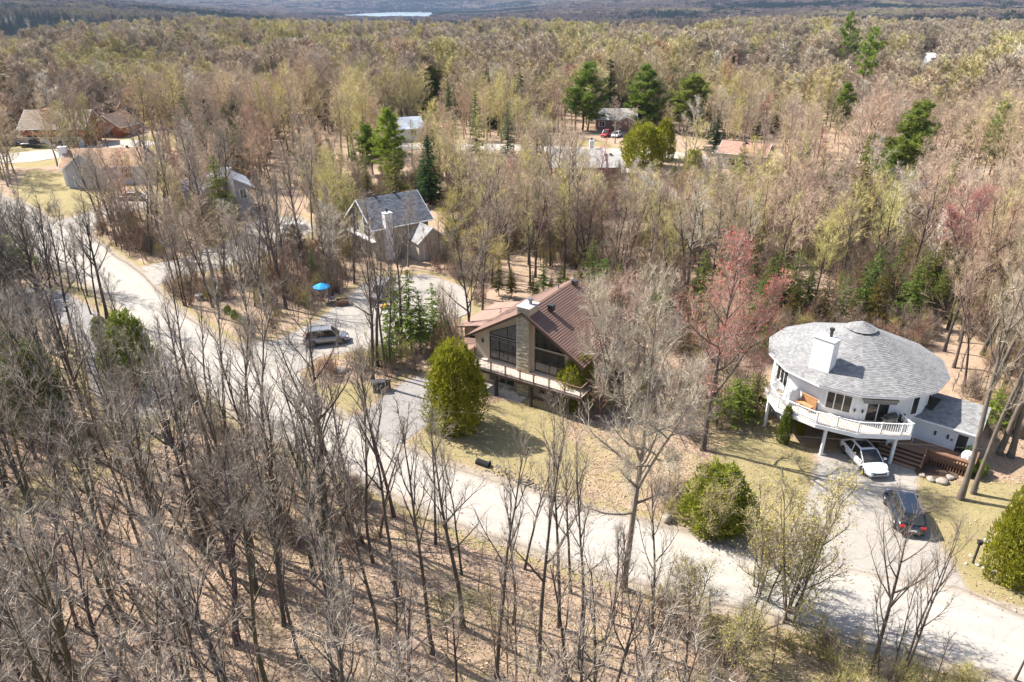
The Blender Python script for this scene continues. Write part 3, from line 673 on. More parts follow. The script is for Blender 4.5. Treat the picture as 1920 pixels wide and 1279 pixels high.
# entrance deck with steps and planter
ed = thing('entrance_deck', 'brown wooden entrance deck with wide steps down to the driveway', 'deck', pw0, math.atan2(wd.y, wd.x))
ez = .75
for k in range(13):
    b = MB(); f = .85+.3*random.Random(k).random(); b.box(-2.6, 4.1, -.16-k*.165, -.01-k*.165, ez-.05, ez, (.30*f, .18*f, .115*f)); b.build('deck_board', M['boards'], ed)
b = MB(); b.box(-2.6, 4.1, -2.15, 0, ez-.25, ez-.06); b.build('deck_frame', M['brown_wood'], ed)
for k in range(4):
    b = MB(); zt = ez-.17*(k+1); y0 = -2.17-.36*k
    b.box(-2.3, .95, y0-.36, y0, zt-.05, zt, (.34, .21, .135)); b.build('step', M['boards'], ed)
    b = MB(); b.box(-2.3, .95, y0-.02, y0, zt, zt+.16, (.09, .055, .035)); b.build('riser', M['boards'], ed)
b = MB(); b.bar((1.02, -2.15, ez+.55), (1.02, -3.7, .35), .12, .5); b.build('stair_parapet', M['brown_wood'], ed)
# planter box railing in front of the deck
for (a_, b_) in (((1.15, -2.2), (4.1, -2.2)), ((4.1, -2.2), (4.1, -.3))):
    q = MB(); q.bar((*a_, ez+.62), (*b_, ez+.62), .42, .10); q.bar((*a_, ez+.50), (*b_, ez+.50), .06, .22); q.build('handrail', M['brown_wood'], ed)
bal = MB(); bal.box(-.045, .045, -.02, .02, -.75, ez+.4); bme = bal.mesh('baluster', M['brown_wood'])
for k in range(15): link('baluster', bme, ed, (1.3+k*.195, -2.2, .05))
for k in range(9): link('baluster', bme, ed, (4.1, -2.05+k*.2, .05), (0, 0, math.pi/2))
for p in ((1.15, -2.2), (4.1, -2.2), (4.1, -.3)): q = MB(); q.box(p[0]-.07, p[0]+.07, p[1]-.07, p[1]+.07, -.3, ez+.58); q.build('post', M['brown_wood'], ed)
def wloc(x_, y_, z_=0.0): return pw0+wd*x_+wn*y_+Vector((0, 0, z_))
cover('plastic_cover', 'white plastic sheet bunched over a pot beside the dark entrance door', wloc(3.7, -.75, ez), .62, .5, .75, 9)
wl_ = thing('walker', 'white folding frame standing on the entrance deck below the balcony', 'frame', wloc(-.6, -.7, ez), math.atan2(wd.y, wd.x))
for x_ in (-.35, .35):
    b = MB(); b.tube([(x_, -.2, 0), (x_, -.05, .9), (x_, .2, 0)], .02, 6); b.build('side_frame', M['white_paint'], wl_)
b = MB(); b.tube([(-.35, -.05, .9), (.35, -.05, .9)], .02, 6); b.build('cross_bar', M['white_paint'], wl_)
pt = thing('potted_plant', 'small green plant in a dark pot beside the entrance door', 'potted plant', wloc(3.55, -.35, ez))
b = MB(); b.tube([(0, 0, 0), (0, 0, .45)], [.16, .22], 12); b.build('pot', M['black_metal'], pt)
b = MB(); rn = random.Random(4)
for k in range(90):
    a, e_ = rn.uniform(0, 6.28), rn.uniform(.2, 1.4); d_ = Vector((math.cos(a)*math.cos(e_), math.sin(a)*math.cos(e_), math.sin(e_))); s_ = d_.cross(Vector((0, 0, 1))).normalized()*.05
    p = Vector((0, 0, .45))+d_*rn.uniform(.05, .5); b.add([p-s_, p+s_, p+d_*.2], [(0, 1, 2)])
b.build('leaves', M['needles'], pt, color=(.10, .16, .03))
# ================================================================ 2. brown-roofed house with stone chimney
G0 = Vector((1.3, 57.9, 0)); gu = Vector((.85, -.53, 0)).normalized(); gn = Vector((.53, .85, 0)).normalized()
sh = thing('chalet_house', 'beige chalet with brown metal roof, tall stone chimney and big gable windows', 'house', G0, math.atan2(gu.y, gu.x))
HWL, EZ, RZ, HD = 5.6, 4.9, 8.3, 9.0
b = MB(); b.add([(-HWL, 0, -.3), (HWL, 0, -.3), (HWL, 0, EZ), (0, 0, RZ), (-HWL, 0, EZ), (-HWL, HD, -.3), (HWL, HD, -.3), (HWL, HD, EZ), (0, HD, RZ), (-HWL, HD, EZ)],
                [(0, 1, 2, 3, 4), (6, 5, 9, 8, 7), (1, 6, 7, 2), (5, 0, 4, 9)]); b.build('wall', M['cream_wall'], sh)
pit = (RZ-EZ)/HWL; ov = .55
def metal_slope(root, sgn):
    """standing ribs on a sheet metal slope; ribs run level along the slope as in the photograph"""
    e0, e1 = Vector((sgn*(HWL+ov), -.75, EZ-ov*pit+.12)), Vector((0, -.75, RZ+.12)); n_ = 30; b = MB(); Y = Vector((0, HD+1.1, 0))
    nrm = Vector((sgn*(RZ-EZ), 0, HWL)).normalized()
    for k in range(n_):
        p, q = e0.lerp(e1, k/n_), e0.lerp(e1, (k+1)/n_); f = .9+.2*random.Random(k*3).random()
        a0, a1 = p+nrm*.05, q+nrm*.0
        b.add([a0, a0+Y, a1+Y, a1, p-nrm*.01, p-nrm*.01+Y], [(0, 1, 2, 3), (0, 4, 5, 1)], (.20*f, .122*f, .094*f))
    b.add([e0-nrm*.12, e0-nrm*.12+Y, e1-nrm*.12+Y, e1-nrm*.12, e0, e0+Y, e1+Y, e1], [(0, 1, 2, 3), (0, 1, 5, 4), (0, 3, 7, 4), (1, 2, 6, 5)], (.10, .06, .05))
    return b.build('roof_slope', M['boards'], root)
metal_slope(sh, -1); metal_slope(sh, 1)
for s_ in (-1, 1): b = MB(); b.bar((s_*(HWL+ov), -.80, EZ-ov*pit+.05), (0, -.80, RZ+.05), .06, .22); b.build('bargeboard', M['dark_wood'], sh)
# chimney in the middle of the gable
FC = frame((-.62, -.62, 0), (1, 0, 0))
ck = MB(); ck.box(-.6, .6, -.58, 1.0, -.3, RZ+.5); cko = ck.build('chimney', M['cream_wall'], sh)
stone_panel(cko, 'stone_cladding', frame((-.62, -.60, 0), (1, 0, 0)), 0, 1.24, .0, RZ+.45, 5, (.48, .42, .30), (.30, .25, .18))
b = MB(); b.box(-.72, .72, -.72, 1.1, RZ+.5, RZ+.57); b.build('chimney_cap', M['trim'], cko)
b = MB(); b.tube([(.15, .4, RZ+.57), (.15, .4, RZ+1.0)], .14, 10); b.tube([(.15, .4, RZ+.95), (.15, .4, RZ+1.1)], .24, 10); b.build('flue', M['grey_metal'], cko)
b = MB(); b.box(-.66, -.603, -.62, .0, 2.5, RZ+.3); b.build('lit_side_strip', M['white_paint'], sh)  # white strip puts the sunlit look of the chimney's side into its colour
def poly_window(root, pts, splits, mat='dark_wood'):
    """glazed opening of any outline in the gable plane (x, z)"""
    n_ = len(pts); cx, cz = sum(p[0] for p in pts)/n_, sum(p[1] for p in pts)/n_
    g = MB(); g.add([(p[0], -.03, p[1]) for p in pts], [tuple(range(n_))])
    fr_ = MB()
    for k in range(n_): a, b2 = pts[k], pts[(k+1) % n_]; fr_.bar((a[0], -.05, a[1]), (b2[0], -.05, b2[1]), .06, .07)
    for a, b2 in splits: fr_.bar((a[0], -.045, a[1]), (b2[0], -.045, b2[1]), .05, .045)
    o = fr_.build('window', M[mat], root); g.build('pane', M['glass_dark'], o); return o
poly_window(sh, [(-3.9, 2.7), (-.95, 2.7), (-.95, 4.95), (-3.9, 4.95)], [((-2.9, 2.7), (-2.9, 4.95)), ((-1.95, 2.7), (-1.95, 4.95))])
poly_window(sh, [(-3.9, 5.15), (-.95, 5.15), (-.95, 6.75), (-3.9, 5.35)], [((-2.0, 5.15), (-2.0, 6.25))])
poly_window(sh, [(.95, 2.7), (3.9, 2.7), (3.9, 4.85), (.95, 4.85)], [((2.4, 2.7), (2.4, 4.85)), ((3.2, 2.7), (3.2, 4.85))])
poly_window(sh, [(.95, 5.1), (3.9, 5.1), (.95, 7.0)], [])
FG = frame((-HWL, 0, 0), (1, 0, 0))
window(sh, FG, 1.5, .35, 2.9, 1.6, 3, mat='trim', name='basement_window'); window(sh, FG, 6.9, .5, 1.0, 1.4, 1, mat='trim', name='basement_window'); window(sh, FG, 8.3, .5, 1.5, 1.4, 2, mat='trim', name='basement_window')
b = MB(); b.box(.8, .95, 0, .14, 4.1, 4.45, M=FG); b.build('wall_lamp', M['black_metal'], sh)
for p in ((1.25, 2.2, RZ-.75+.6), (.5, 8.2, RZ+.1)): vent(sh, p, .5)
b = MB(); b.tube([(-.2, 6.2, RZ), (-.2, 6.2, RZ+.5)], .06, 8); b.build('vent_pipe', M['grey_metal'], sh)
# low side annex
an = MB(); an.box(-HWL-3.4, -HWL, 3.0, 9.0, -.3, 3.6); an.build('annex_wall', M['cream_wall'], sh)
def flat_roof(root, x0, x1, y0, y1, z0, z1, nm='annex_roof'):
    b = MB(); n_ = 22
    for k in range(n_):
        t0, t1 = k/n_, (k+1)/n_; f = .9+.2*random.Random(k+50).random(); xa, xb = x0+(x1-x0)*t0, x0+(x1-x0)*t1; za, zb = z0+(z1-z0)*t0, z0+(z1-z0)*t1
        b.add([(xa, y0, za+.03), (xa, y1, za+.03), (xb, y1, zb), (xb, y0, zb), (xa, y0, za-.02), (xa, y1, za-.02)], [(3, 2, 1, 0), (0, 1, 5, 4)], (.33*f, .21*f, .16*f))
    b.add([(x0, y0, z0-.14), (x1, y0, z1-.14), (x1, y1, z1-.14), (x0, y1, z0-.14), (x0, y0, z0), (x1, y0, z1), (x1, y1, z1), (x0, y1, z0)], [(3, 2, 1, 0), (0, 1, 5, 4), (3, 0, 4, 7), (1, 2, 6, 5), (2, 3, 7, 6)], (.14, .09, .07))
    return b.build(nm, M['boards'], root)
flat_roof(sh, -HWL-4.0, -HWL+.3, 2.3, 9.6, 3.65, 4.75); flat_roof(sh, -HWL-2.7, -HWL+.1, -.6, 2.2, 2.75, 3.3, 'porch_roof')
window(sh, frame((-HWL-3.4, 3.0, 0), (1, 0, 0)), .5, 1.2, 1.6, 1.6, 2, mat='trim')
b = MB(); b.box(-HWL-2.4, -HWL-2.28, -.4, -.28, 0, 2.75); b.build('porch_post', M['cream_wall'], sh)
# its deck
cdk = thing('chalet_deck', 'long raised deck with dark balusters below the chalet gable windows', 'deck', G0, math.atan2(gu.y, gu.x))
for k in range(12):
    b = MB(); f = .9+.2*random.Random(k+9).random(); b.box(-HWL-.1, HWL+1.0, -.16-k*.165, -.012-k*.165, 2.42, 2.48, (.62*f, .54*f, .46*f)); b.build('deck_board', M['boards'], cdk)
b = MB(); b.box(-HWL-.1, HWL+1.0, -2.06, -1.98, 2.16, 2.42); b.box(-HWL-.1, HWL+1.0, -.12, -.04, 2.2, 2.41); b.build('joist_frame', M['dark_wood'], cdk)
railing(cdk, [Vector((-HWL-.05, -.1, 0)), Vector((-HWL-.05, -1.95, 0)), Vector((HWL+.95, -1.95, 0)), Vector((HWL+.95, -.1, 0))], 2.48, .92, .14, 'brown_wood', .022, 1.45, .1, .06, bmat='black_metal')
for x_ in (-2.1, 1.6, 5.4): b = MB(); b.box(x_-.12, x_+.12, -1.95, -1.71, -.1, 2.2); b.build('support_post', M['black_metal'], cdk)
pa = MB(); pa.box(-HWL+.2, .5, -1.9, -.05, -.05, .03); pa.build('patio_slab', M['trim'], cdk)
# ================================================================ other houses
def wing(root, x, y0, depth, width, wall_h, pitch, wallmat, rc1, rc2, course=.3):
    """cross gable running out of the front wall of a house"""
    rise = math.tan(pitch)*width/2; b = MB(); h = width/2
    b.add([(x-h, y0, -.3), (x+h, y0, -.3), (x+h, y0, wall_h), (x, y0, wall_h+rise), (x-h, y0, wall_h), (x-h, y0+depth, -.3), (x+h, y0+depth, -.3), (x+h, y0+depth, wall_h), (x-h, y0+depth, wall_h)],
          [(0, 1, 2, 3, 4), (1, 6, 7, 2), (5, 0, 4, 8)]); b.build('wing_wall', M[wallmat], root)
    o = .3; e = wall_h-math.tan(pitch)*o+.1; r_ = wall_h+rise+.1; Y1 = y0+depth+width*.45
    shingles(root, 'roof_slope', (x-h-o, Y1, e), (x-h-o, y0-o, e), (x, y0-o, r_), (x, Y1, r_), rc1, rc2, course, .6, seed=31)
    shingles(root, 'roof_slope', (x+h+o, y0-o, e), (x+h+o, Y1, e), (x, Y1, r_), (x, y0-o, r_), rc1, rc2, course, .6, seed=32)
    for s in (-1, 1): f = MB(); f.bar((x+s*(h+o), y0-o-.03, e-.08), (x, y0-o-.03, r_-.08), .05, .2); f.build('bargeboard', M['white_paint'], root)
    return frame((x-h, y0, 0), (1, 0, 0))
def chimney(root, x, y, w_, d_, z0, z1, mat='white_paint'):
    b = MB(); b.box(x-w_/2, x+w_/2, y-d_/2, y+d_/2, z0, z1); b.box(x-w_/2-.06, x+w_/2+.06, y-d_/2-.06, y+d_/2+.06, z1, z1+.08); o = b.build('chimney', M[mat], root)
    f = MB(); f.tube([(x, y, z1+.08), (x, y, z1+.5)], .13, 8); f.tube([(x, y, z1+.45), (x, y, z1+.6)], .2, 8); f.build('flue', M['black_metal'], o)
# grey-roofed house up the left side
h3, f3, r3 = gable_house('gable_house', 'tall beige house with steep dark grey shingle roof and white chimney', (-17.85, 101.05, 0), R(37), 8.6, 7.6, 4.9, R(38), 'tan_siding', (.20, .205, .225), (.11, .115, .13), .6, .25, .5)
window(h3, f3['left'], 1.0, 3.2, 2.0, 2.6, 2, bars=3); window(h3, f3['left'], 4.4, 3.0, 2.2, 2.8, 2, bars=3); window(h3, f3['left'], 1.2, .4, 1.8, 1.6, 2); window(h3, f3['left'], 4.5, .3, 2.0, 2.0, 2)
window(h3, f3['front'], 6.5, 1.0, 1.2, 1.3, 2)
chimney(h3, -2.4, -4.3, 1.1, .9, 0, 6.6)
b = MB(); b.box(-.3, 8.0, .0, .7, 2.75, 2.85, M=f3['left']); b.build('balcony_ledge', M['white_paint'], h3)
fw_ = wing(h3, 2.6, -7.6, 4.0, 4.4, 2.7, R(38), 'beige_wall', (.33, .32, .31), (.22, .21, .21)); window(h3, fw_, .8, .1, 2.8, 2.1, 1, name='garage_door', glass='beige_wall')
for x_ in (-2.0, 1.2): vent(h3, (x_, .1, r3), .35)
# blue-grey hipped house
h4, f4, r4 = gable_house('grey_house', 'pinkish grey house with pale blue-grey roof at the end of the upper driveway', (-49.5, 122.5, 0), R(-62), 8.2, 7.6, 4.6, R(30), 'grey_siding', (.36, .37, .40), (.24, .25, .28), .5, .28, .5)
for u_ in (.9, 3.2, 5.6): window(h4, f4['right'], u_, 2.7, 1.1, 1.5, 2)
for u_ in (1.0, 3.6, 6.0): window(h4, f4['front'], u_, 2.7, 1.2, 1.5, 2); window(h4, f4['front'], u_, .3, 1.2, 1.4, 2)
window(h4, f4['right'], 1.5, .2, 3.2, 2.0, 1, name='garage_door', glass='dark_wood')
wing(h4, -1.2, -6.6, 2.8, 4.2, 4.4, R(32), 'grey_siding', (.36, .37, .40), (.24, .25, .28))
chimney(h4, 4.7, .6, .8, .8, 3, 8.0)
# tan-roofed white house
h5, f5, r5 = gable_house('tan_roof_house', 'white house with orange-tan shingle roof and white chimney beyond the lawn', (-81.5, 146, 0), R(10), 14.5, 9.0, 3.6, R(30), 'white_stucco', (.50, .33, .21), (.36, .23, .145), .5, .32, .6)
fw_ = wing(h5, -2.4, -7.4, 3.0, 6.4, 4.0, R(38), 'grey_siding', (.50, .33, .21), (.36, .23, .145), .32)
window(h5, fw_, 1.2, .2, 3.8, 2.1, 1, name='garage_door', glass='grey_siding'); window(h5, fw_, 2.2, 3.0, 1.8, 1.2, 2)
for u_ in (.9, 11.2): window(h5, f5['front'], u_, 1.2, 1.3, 1.5, 2)
chimney(h5, -7.7, -.6, 1.5, 1.1, 0, 6.8)
vent(h5, (4, .1, r5), .4)
# chalet with orange upper storey
h6, f6, r6 = gable_house('timber_chalet', 'timber chalet with orange-brown upper storey and beige roof behind the dark tree trunks', (-114.0, 187, 0), R(4), 13.6, 9.0, 5.1, R(34), 'white_stucco', (.33, .265, .20), (.24, .19, .145), 1.3, .4, .7, gable_mat='orange_wood')
b = MB(); b.box(-6.9, 6.9, -4.62, -4.45, 2.7, 4.95); b.build('timber_storey', M['orange_wood'], h6)
b = MB(); b.box(-6.9, 8.6, -6.0, -4.65, 2.5, 2.66); b.build('balcony_floor', M['dark_wood'], h6)
b = MB(); b.box(-6.9, 8.6, -6.05, -5.97, 2.9, 3.75); b.build('balcony_parapet', M['orange_wood'], h6)
for u_ in (.2, 4.0, 8.6): window(h6, f6['front'], u_+1, .5, 1.7, 1.5, 2)
for u_ in (2.0, 6.0, 10.0): window(h6, f6['front'], u_, 3.2, 1.4, 1.3, 2, proud=.25, mat='trim')
b = MB(); b.box(-2.9, -.9, -2.9, .2, 5.3, 8.6); b.build('dormer', M['orange_wood'], h6)
for x_ in (7.3, 9.8): b = MB(); b.box(x_, x_+.15, -6.0, -5.85, 0, 5.2); b.build('support_post', M['dark_wood'], h6)
h7, f7, r7 = gable_house('timber_garage', 'small orange-brown timber garage with its gable towards the road beside the chalet', (-107.5, 200.5, 0), R(84), 9, 7.6, 2.8, R(36), 'orange_wood', (.27, .20, .15), (.19, .14, .11), .6, .4, .7)
window(h7, f7['left'], 2.4, 0, 2.8, 2.1, 1, name='garage_door', glass='dark_wood', mat='dark_wood')
# brick bungalow, its neighbour across the street and the salmon-roofed house
h8, f8, r8 = gable_house('brick_bungalow', 'brick bungalow with wide pale grey roof in front of the bright street', (13.4, 149.5, 0), R(1), 9.6, 9.4, 3.0, R(27), 'brick_wall', (.45, .43, .39), (.35, .335, .305), .6, .32, .6)
for u_ in (1.2, 4.0): window(h8, f8['front'], u_, .9, 1.6, 1.3, 2)
chimney(h8, 3.0, .8, .9, .7, 4, 6.9); vent(h8, (-1.2, -.7, r8-.3), .4)
b = MB(); b.box(4.8, 8.6, -4.4, 3.2, -.3, 2.7); b.build('garage_wall', M['brick_wall'], h8)
shingles(h8, 'roof_slope', (4.82, -5.0, 2.62), (9.0, -5.0, 2.62), (9.0, -.5, 4.5), (4.82, -.5, 4.5), (.45, .43, .39), (.35, .335, .305), .32, .6, seed=3)
shingles(h8, 'roof_slope', (9.0, 3.6, 2.72), (4.82, 3.6, 2.72), (4.82, -.5, 4.5), (9.0, -.5, 4.5), (.45, .43, .39), (.35, .335, .305), .32, .6, seed=4)
vent(h8, (6.8, -.9, 4.4), .4)
h9, f9, r9 = gable_house('hipped_bungalow', 'brick bungalow with light grey roof behind the red truck', (29.5, 212, 0), R(-6), 11, 9, 3.0, R(26), 'brick_wall', (.40, .38, .35), (.30, .29, .27), .6, .4, .7)
window(h9, f9['front'], 1.0, .9, 1.6, 1.3, 2); window(h9, f9['front'], 7.0, .1, 2.6, 2.1, 1, name='garage_door', glass='white_paint')
wing(h9, 3.0, -6.6, 2.6, 4.4, 2.8, R(26), 'brick_wall', (.40, .38, .35), (.30, .29, .27), .4)
h10, f10, r10 = gable_house('salmon_roof_house', 'cream house with salmon-brown roof behind the small spruce', (50.5, 157, 0), R(-30), 9.5, 7.0, 3.6, R(27), 'beige_wall', (.46, .27, .20), (.36, .20, .15), .5, .32, .6)
window(h10, f10['left'], 2.3, 1.0, 1.6, 1.4, 2); window(h10, f10['front'], 2.0, 1.0, 1.6, 1.4, 2); vent(h10, (0, -.5, r10-.1), .4)
def far_house(name, label, px, py, rz, L, W, wh, wm, c1, c2):
    # stands on the terrain: walk out along the view ray
    d = P(px, py, 0)-Vector((0, 0, CAMZ)); d.normalize(); t_ = 60.0
    while t_ < 2000:
        q = Vector((0, 0, CAMZ))+d*t_
        if q.z < gz(q.x, q.y)+.1: break
        t_ += 2
    g = gable_house(name, label, (q.x, q.y, gz(q.x, q.y)+.2), rz, L, W, wh, R(28), wm, c1, c2, .5, .8, 1.2)
    window(g[0], g[1]['front'], 1.5, 1, 1.6, 1.4, 2); window(g[0], g[1]['front'], L-3.2, 1, 1.6, 1.4, 2); return q
FARH = [far_house('metal_roof_house', 'far house with bright white metal roof high in the woods', 1747, 119, R(10), 9, 8, 3.4, 'white_stucco', (.78, .78, .78), (.72, .72, .73)),
 far_house('grey_roof_house', 'distant house with dull grey roof behind bare trees below the two tall pines', 1482, 168, R(-12), 13, 9, 3.4, 'grey_siding', (.30, .30, .31), (.22, .22, .23)),
 far_house('blue_roof_house', 'house with pale blue roof half hidden behind the green cedar clump', 752, 262, R(20), 10, 8, 3.0, 'white_stucco', (.42, .47, .55), (.34, .38, .46)),
 far_house('long_roof_house', 'low house with a brown roof in the woods beside the yellow tree', 640, 172, R(-35), 12, 8, 3.0, 'beige_wall', (.36, .30, .26), (.27, .22, .19))]

# ================================================================ vehicles
def car(name, label, loc, head, kind='sedan', paint='paint_white', L=4.6, W=1.86, Hh=1.47, group=None, roofglass=False):
    """x forward. Body lofted from cross-sections; cabin, glass, wheels, lights and mirrors are parts"""
    t = thing(name, label, 'car', loc, head, group)
    suv = kind in ('suv', 'pickup')
    sill, belt = (.30, .98) if suv else (.22, .88)
    if suv: Hh = max(Hh, 1.68)
    x0, x1 = -L/2, L/2
    # top profile (hood, cabin base, tail)
    prof = [(x0, .55, .80), (x0+.06, .80, .88), (x0+.3, belt-.02, .95), (x0+.9, belt+.02, 1), (-.2, belt, 1), (x1-1.55, belt-.02, 1), (x1-1.0, belt-.06, .985), (x1-.45, belt-.15, .94), (x1-.12, belt-.27, .84), (x1, .50, .72)]
    V, F = [], []; ns = 11
    for x, zt, wk in prof:
        hw = W/2*wk; endk = x in (x0, x1)
        sec = [(hw*.90, sill), (hw*.99, sill+.1), (hw, (sill+zt)/2), (hw*.985, zt-.14), (hw*.90, zt-.03), (hw*.55, zt+.015)]
        if endk: sec = [(a, max(sill+.08, min(z_, zt))) for a, z_ in sec]
        sec = [(a, z_) for a, z_ in sec]+[(0, sec[-1][1]+.012)]; full = sec+[(-a, z_) for a, z_ in sec[-2::-1]]
        V += [(x, a, z_) for a, z_ in full]
    m_ = len(full)
    for i in range(len(prof)-1):
        for k in range(m_-1): F.append((i*m_+k, (i+1)*m_+k, (i+1)*m_+k+1, i*m_+k+1))
        F.append((i*m_+m_-1, (i+1)*m_+m_-1, (i+1)*m_, i*m_))
    F.append(tuple(range(m_))); F.append(tuple(reversed(range((len(prof)-1)*m_, len(prof)*m_))))
    b = MB(); b.add(V, F); body = b.build('body', M[paint], t, smooth=False)
    for p_ in body.data.polygons[:-2]: p_.use_smooth = True
    # cabin
    if kind == 'pickup': st = [(-.35, 0, .80), (-.28, 1, .70), (.75, 1, .70), (1.45, 0, .82)]
    elif suv: st = [(x0+.16, 0, .84), (x0+.50, 1, .72), (.62, 1, .72), (1.38, 0, .84)]
    else: st = [(x0+.42, 0, .80), (x0+1.15, 1, .66), (.28, 1, .68), (1.22, 0, .82)]
    zb = belt-.03; zr = Hh
    def ring(x, up, wk):
        hw = W/2*wk; return [(x, hw, zr-.05 if up else zb), (x, hw*.82, zr if up else zb+.03), (x, -hw*.82, zr if up else zb+.03), (x, -hw, zr-.05 if up else zb)]
    g = MB(); R_ = [ring(*s_) for s_ in st]
    base = [(st[0][0], W/2*.84, zb), (st[-1][0], W/2*.84, zb), (st[-1][0], -W/2*.84, zb), (st[0][0], -W/2*.84, zb)]
    g.add(R_[0]+R_[1]+R_[2]+R_[3]+[(st[1][0], W/2*.87, zb), (st[2][0], W/2*.87, zb), (st[1][0], -W/2*.87, zb), (st[2][0], -W/2*.87, zb)],
          [(0, 1, 5, 4), (1, 2, 6, 5), (2, 3, 7, 6), (8, 9, 13, 12), (9, 10, 14, 13), (10, 11, 15, 14), (5, 9, 8, 4), (5, 6, 10, 9), (6, 7, 11, 10), (4, 8, 17, 16), (0, 4, 16), (8, 12, 17), (7, 18, 19, 11), (3, 18, 7), (11, 19, 15)])
    gl = g.build('windows', M['glass_dark'], t)
    xr0, xr1 = st[1][0]-.03, st[2][0]+.03; hw = W/2*.68
    rf = MB(); rf.add([(xr0, hw, zr-.03), (xr0+.02, hw*.82, zr+.02), (xr0+.02, -hw*.82, zr+.02), (xr0, -hw, zr-.03), (xr1, hw, zr-.03), (xr1-.02, hw*.82, zr+.02), (xr1-.02, -hw*.82, zr+.02), (xr1, -hw, zr-.03)],
        [(0, 4, 5, 1), (1, 5, 6, 2), (2, 6, 7, 3), (0, 1, 2, 3), (7, 6, 5, 4)]); rf.build('roof', M[paint], t)
    if roofglass: q = MB(); q.box(xr0+.25, xr1-.22, -hw*.74, hw*.74, zr+.021, zr+.03); q.build('sunroof', M['glass_dark'], t)
    for s_ in (-1, 1):
        pl = MB()
        for a, b2 in (((st[0][0]+.03, s_*W/2*.845, zb), (st[1][0], s_*hw*1.02, zr-.03)), ((st[3][0]-.03, s_*W/2*.845, zb), (st[2][0], s_*hw*1.02, zr-.03)), ((st[1][0]*.35+st[2][0]*.65-.25, s_*W/2*.875, zb), (st[1][0]*.35+st[2][0]*.65-.3, s_*hw*1.03, zr-.03))): pl.bar(a, b2, .06, .045)
        if suv: pl.bar((st[1][0]*.8+st[2][0]*.2, s_*W/2*.875, zb), (st[1][0]*.8+st[2][0]*.2, s_*hw*1.03, zr-.03), .06, .045)
        pl.build('pillars', M[paint], t)
        mr = MB(); mr.box(st[3][0]-.32, st[3][0]-.14, s_*W/2-.02 if s_ > 0 else s_*W/2-.20, s_*W/2+.20 if s_ > 0 else s_*W/2+.02, zb+.04, zb+.19); mr.build('mirror', M[paint], t, bevel=.03)
        hl = MB(); hl.box(x1-.36, x1-.055, s_*(W/2*.60)-.16, s_*(W/2*.60)+.16, belt-.33, belt-.235); hl.build('headlight', M['lamp_lens'], t, bevel=.02)
        tl = MB(); tl.box(x0+.005, x0+.16, s_*(W/2*.70)-.17, s_*(W/2*.70)+.15, belt-.26, belt-.08); tl.build('taillight', M['tail_lens'], t, bevel=.02)
        for xw in (x0+.92, x1-.90):
            rw = .36 if suv else .335
            ty = MB(); yy = s_*(W/2-.10); ty.tube([(xw, yy-.12, rw), (xw, yy-.10, rw), (xw, yy+.10, rw), (xw, yy+.12, rw)], [rw*.9, rw, rw, rw*.9], 20); tyo = ty.build('wheel', M['rubber'], t)
            ri = MB(); yo = yy+s_*.122; ri.tube([(xw, yo, rw), (xw, yo+s_*.012, rw)], [rw*.34*.6, rw*.2], 12)
            for k in range(5):
                a = 2*math.pi*k/5; ri.bar((xw, yo+s_*.006, rw), (xw+math.cos(a)*rw*.66, yo+s_*.006, rw+math.sin(a)*rw*.66), .03, .07)
            ri.tube([(xw+math.cos(2*math.pi*k/16)*rw*.68, yo+s_*.006, rw+math.sin(2*math.pi*k/16)*rw*.68) for k in range(17)], .02, 5); ri.build('rim', M['alloy'], tyo)
            ar = MB(); ar.tube([(xw+math.cos(math.pi*k/10)*rw*1.14, s_*W/2*.985, rw+math.sin(math.pi*k/10)*rw*1.14) for k in range(11)], .035, 5); ar.build('wheel_arch', M['rubber' if suv else paint], t)
    gr = MB(); gr.box(x1-.12, x1+.012, -W*.27, W*.27, .44, .56); gr.box(x1-.15, x1+.0, -W*.34, W*.34, .30, .39); gr.build('grille', M['black_metal'], t)
    pn = MB(); pn.box(x0-.012, x0+.05, -.26, .26, .50, .62); pn.build('number_plate', M['white_paint'], t)
    bp = MB(); bp.box(x0-.02, x0+.2, -W*.42, W*.42, .26, .40); bp.build('bumper', M['rubber' if suv else paint], t, bevel=.04)
    if suv and kind != 'pickup':
        for s_ in (-1, 1): rr_ = MB(); rr_.bar((xr0+.1, s_*hw*.9, zr+.07), (xr1-.2, s_*hw*.9, zr+.07), .04, .04); rr_.build('roof_rail', M['grey_metal'], t)
    if kind == 'pickup':
        bd_ = MB(); bd_.box(x0+.15, -.45, -W/2*.78, W/2*.78, belt-.02, belt+.035); bd_.build('bed_cover', M['rubber'], t)
    return t
def hd(dx, dy): return math.atan2(dy, dx)
car('white_sedan', 'white car with black glass roof nosing out from under the balcony', (27.75, 46.9, 0), hd(.09, -1), 'sedan', 'paint_white', 4.65, 1.88, 1.46, roofglass=True)
car('dark_suv', 'dark blue sport utility car parked on the driveway behind the white car', (27.6, 40.3, 0), hd(.22, .97), 'suv', 'paint_dark', 4.5, 1.86)
q = P(603, 650); car('silver_suv', 'silver grey sport utility car parked off the road on the entrance to the gravel lot', (q.x+.3, q.y+1, 0), hd(.95, .25), 'suv', 'paint_silver', 4.7, 1.88)
q = P(716, 556); car('silver_car', 'silver car at the back of the gravel lot behind the dark evergreens', (q.x, q.y, 0), hd(-.2, -.98), 'suv', 'paint_silver', 4.6, 1.86)
q = P(247, 375); car('parked_car', 'silver car on the driveway in front of the tan-roofed house', (q.x, q.y, 0), hd(-1, .05), 'sedan', 'paint_silver', 4.8, 1.86)
q = P(1138, 256); car('red_truck', 'red pickup truck in front of the light grey bungalow', (q.x, q.y, 0), hd(-.5, -.86), 'pickup', 'paint_red', 5.2, 1.95, 1.8)
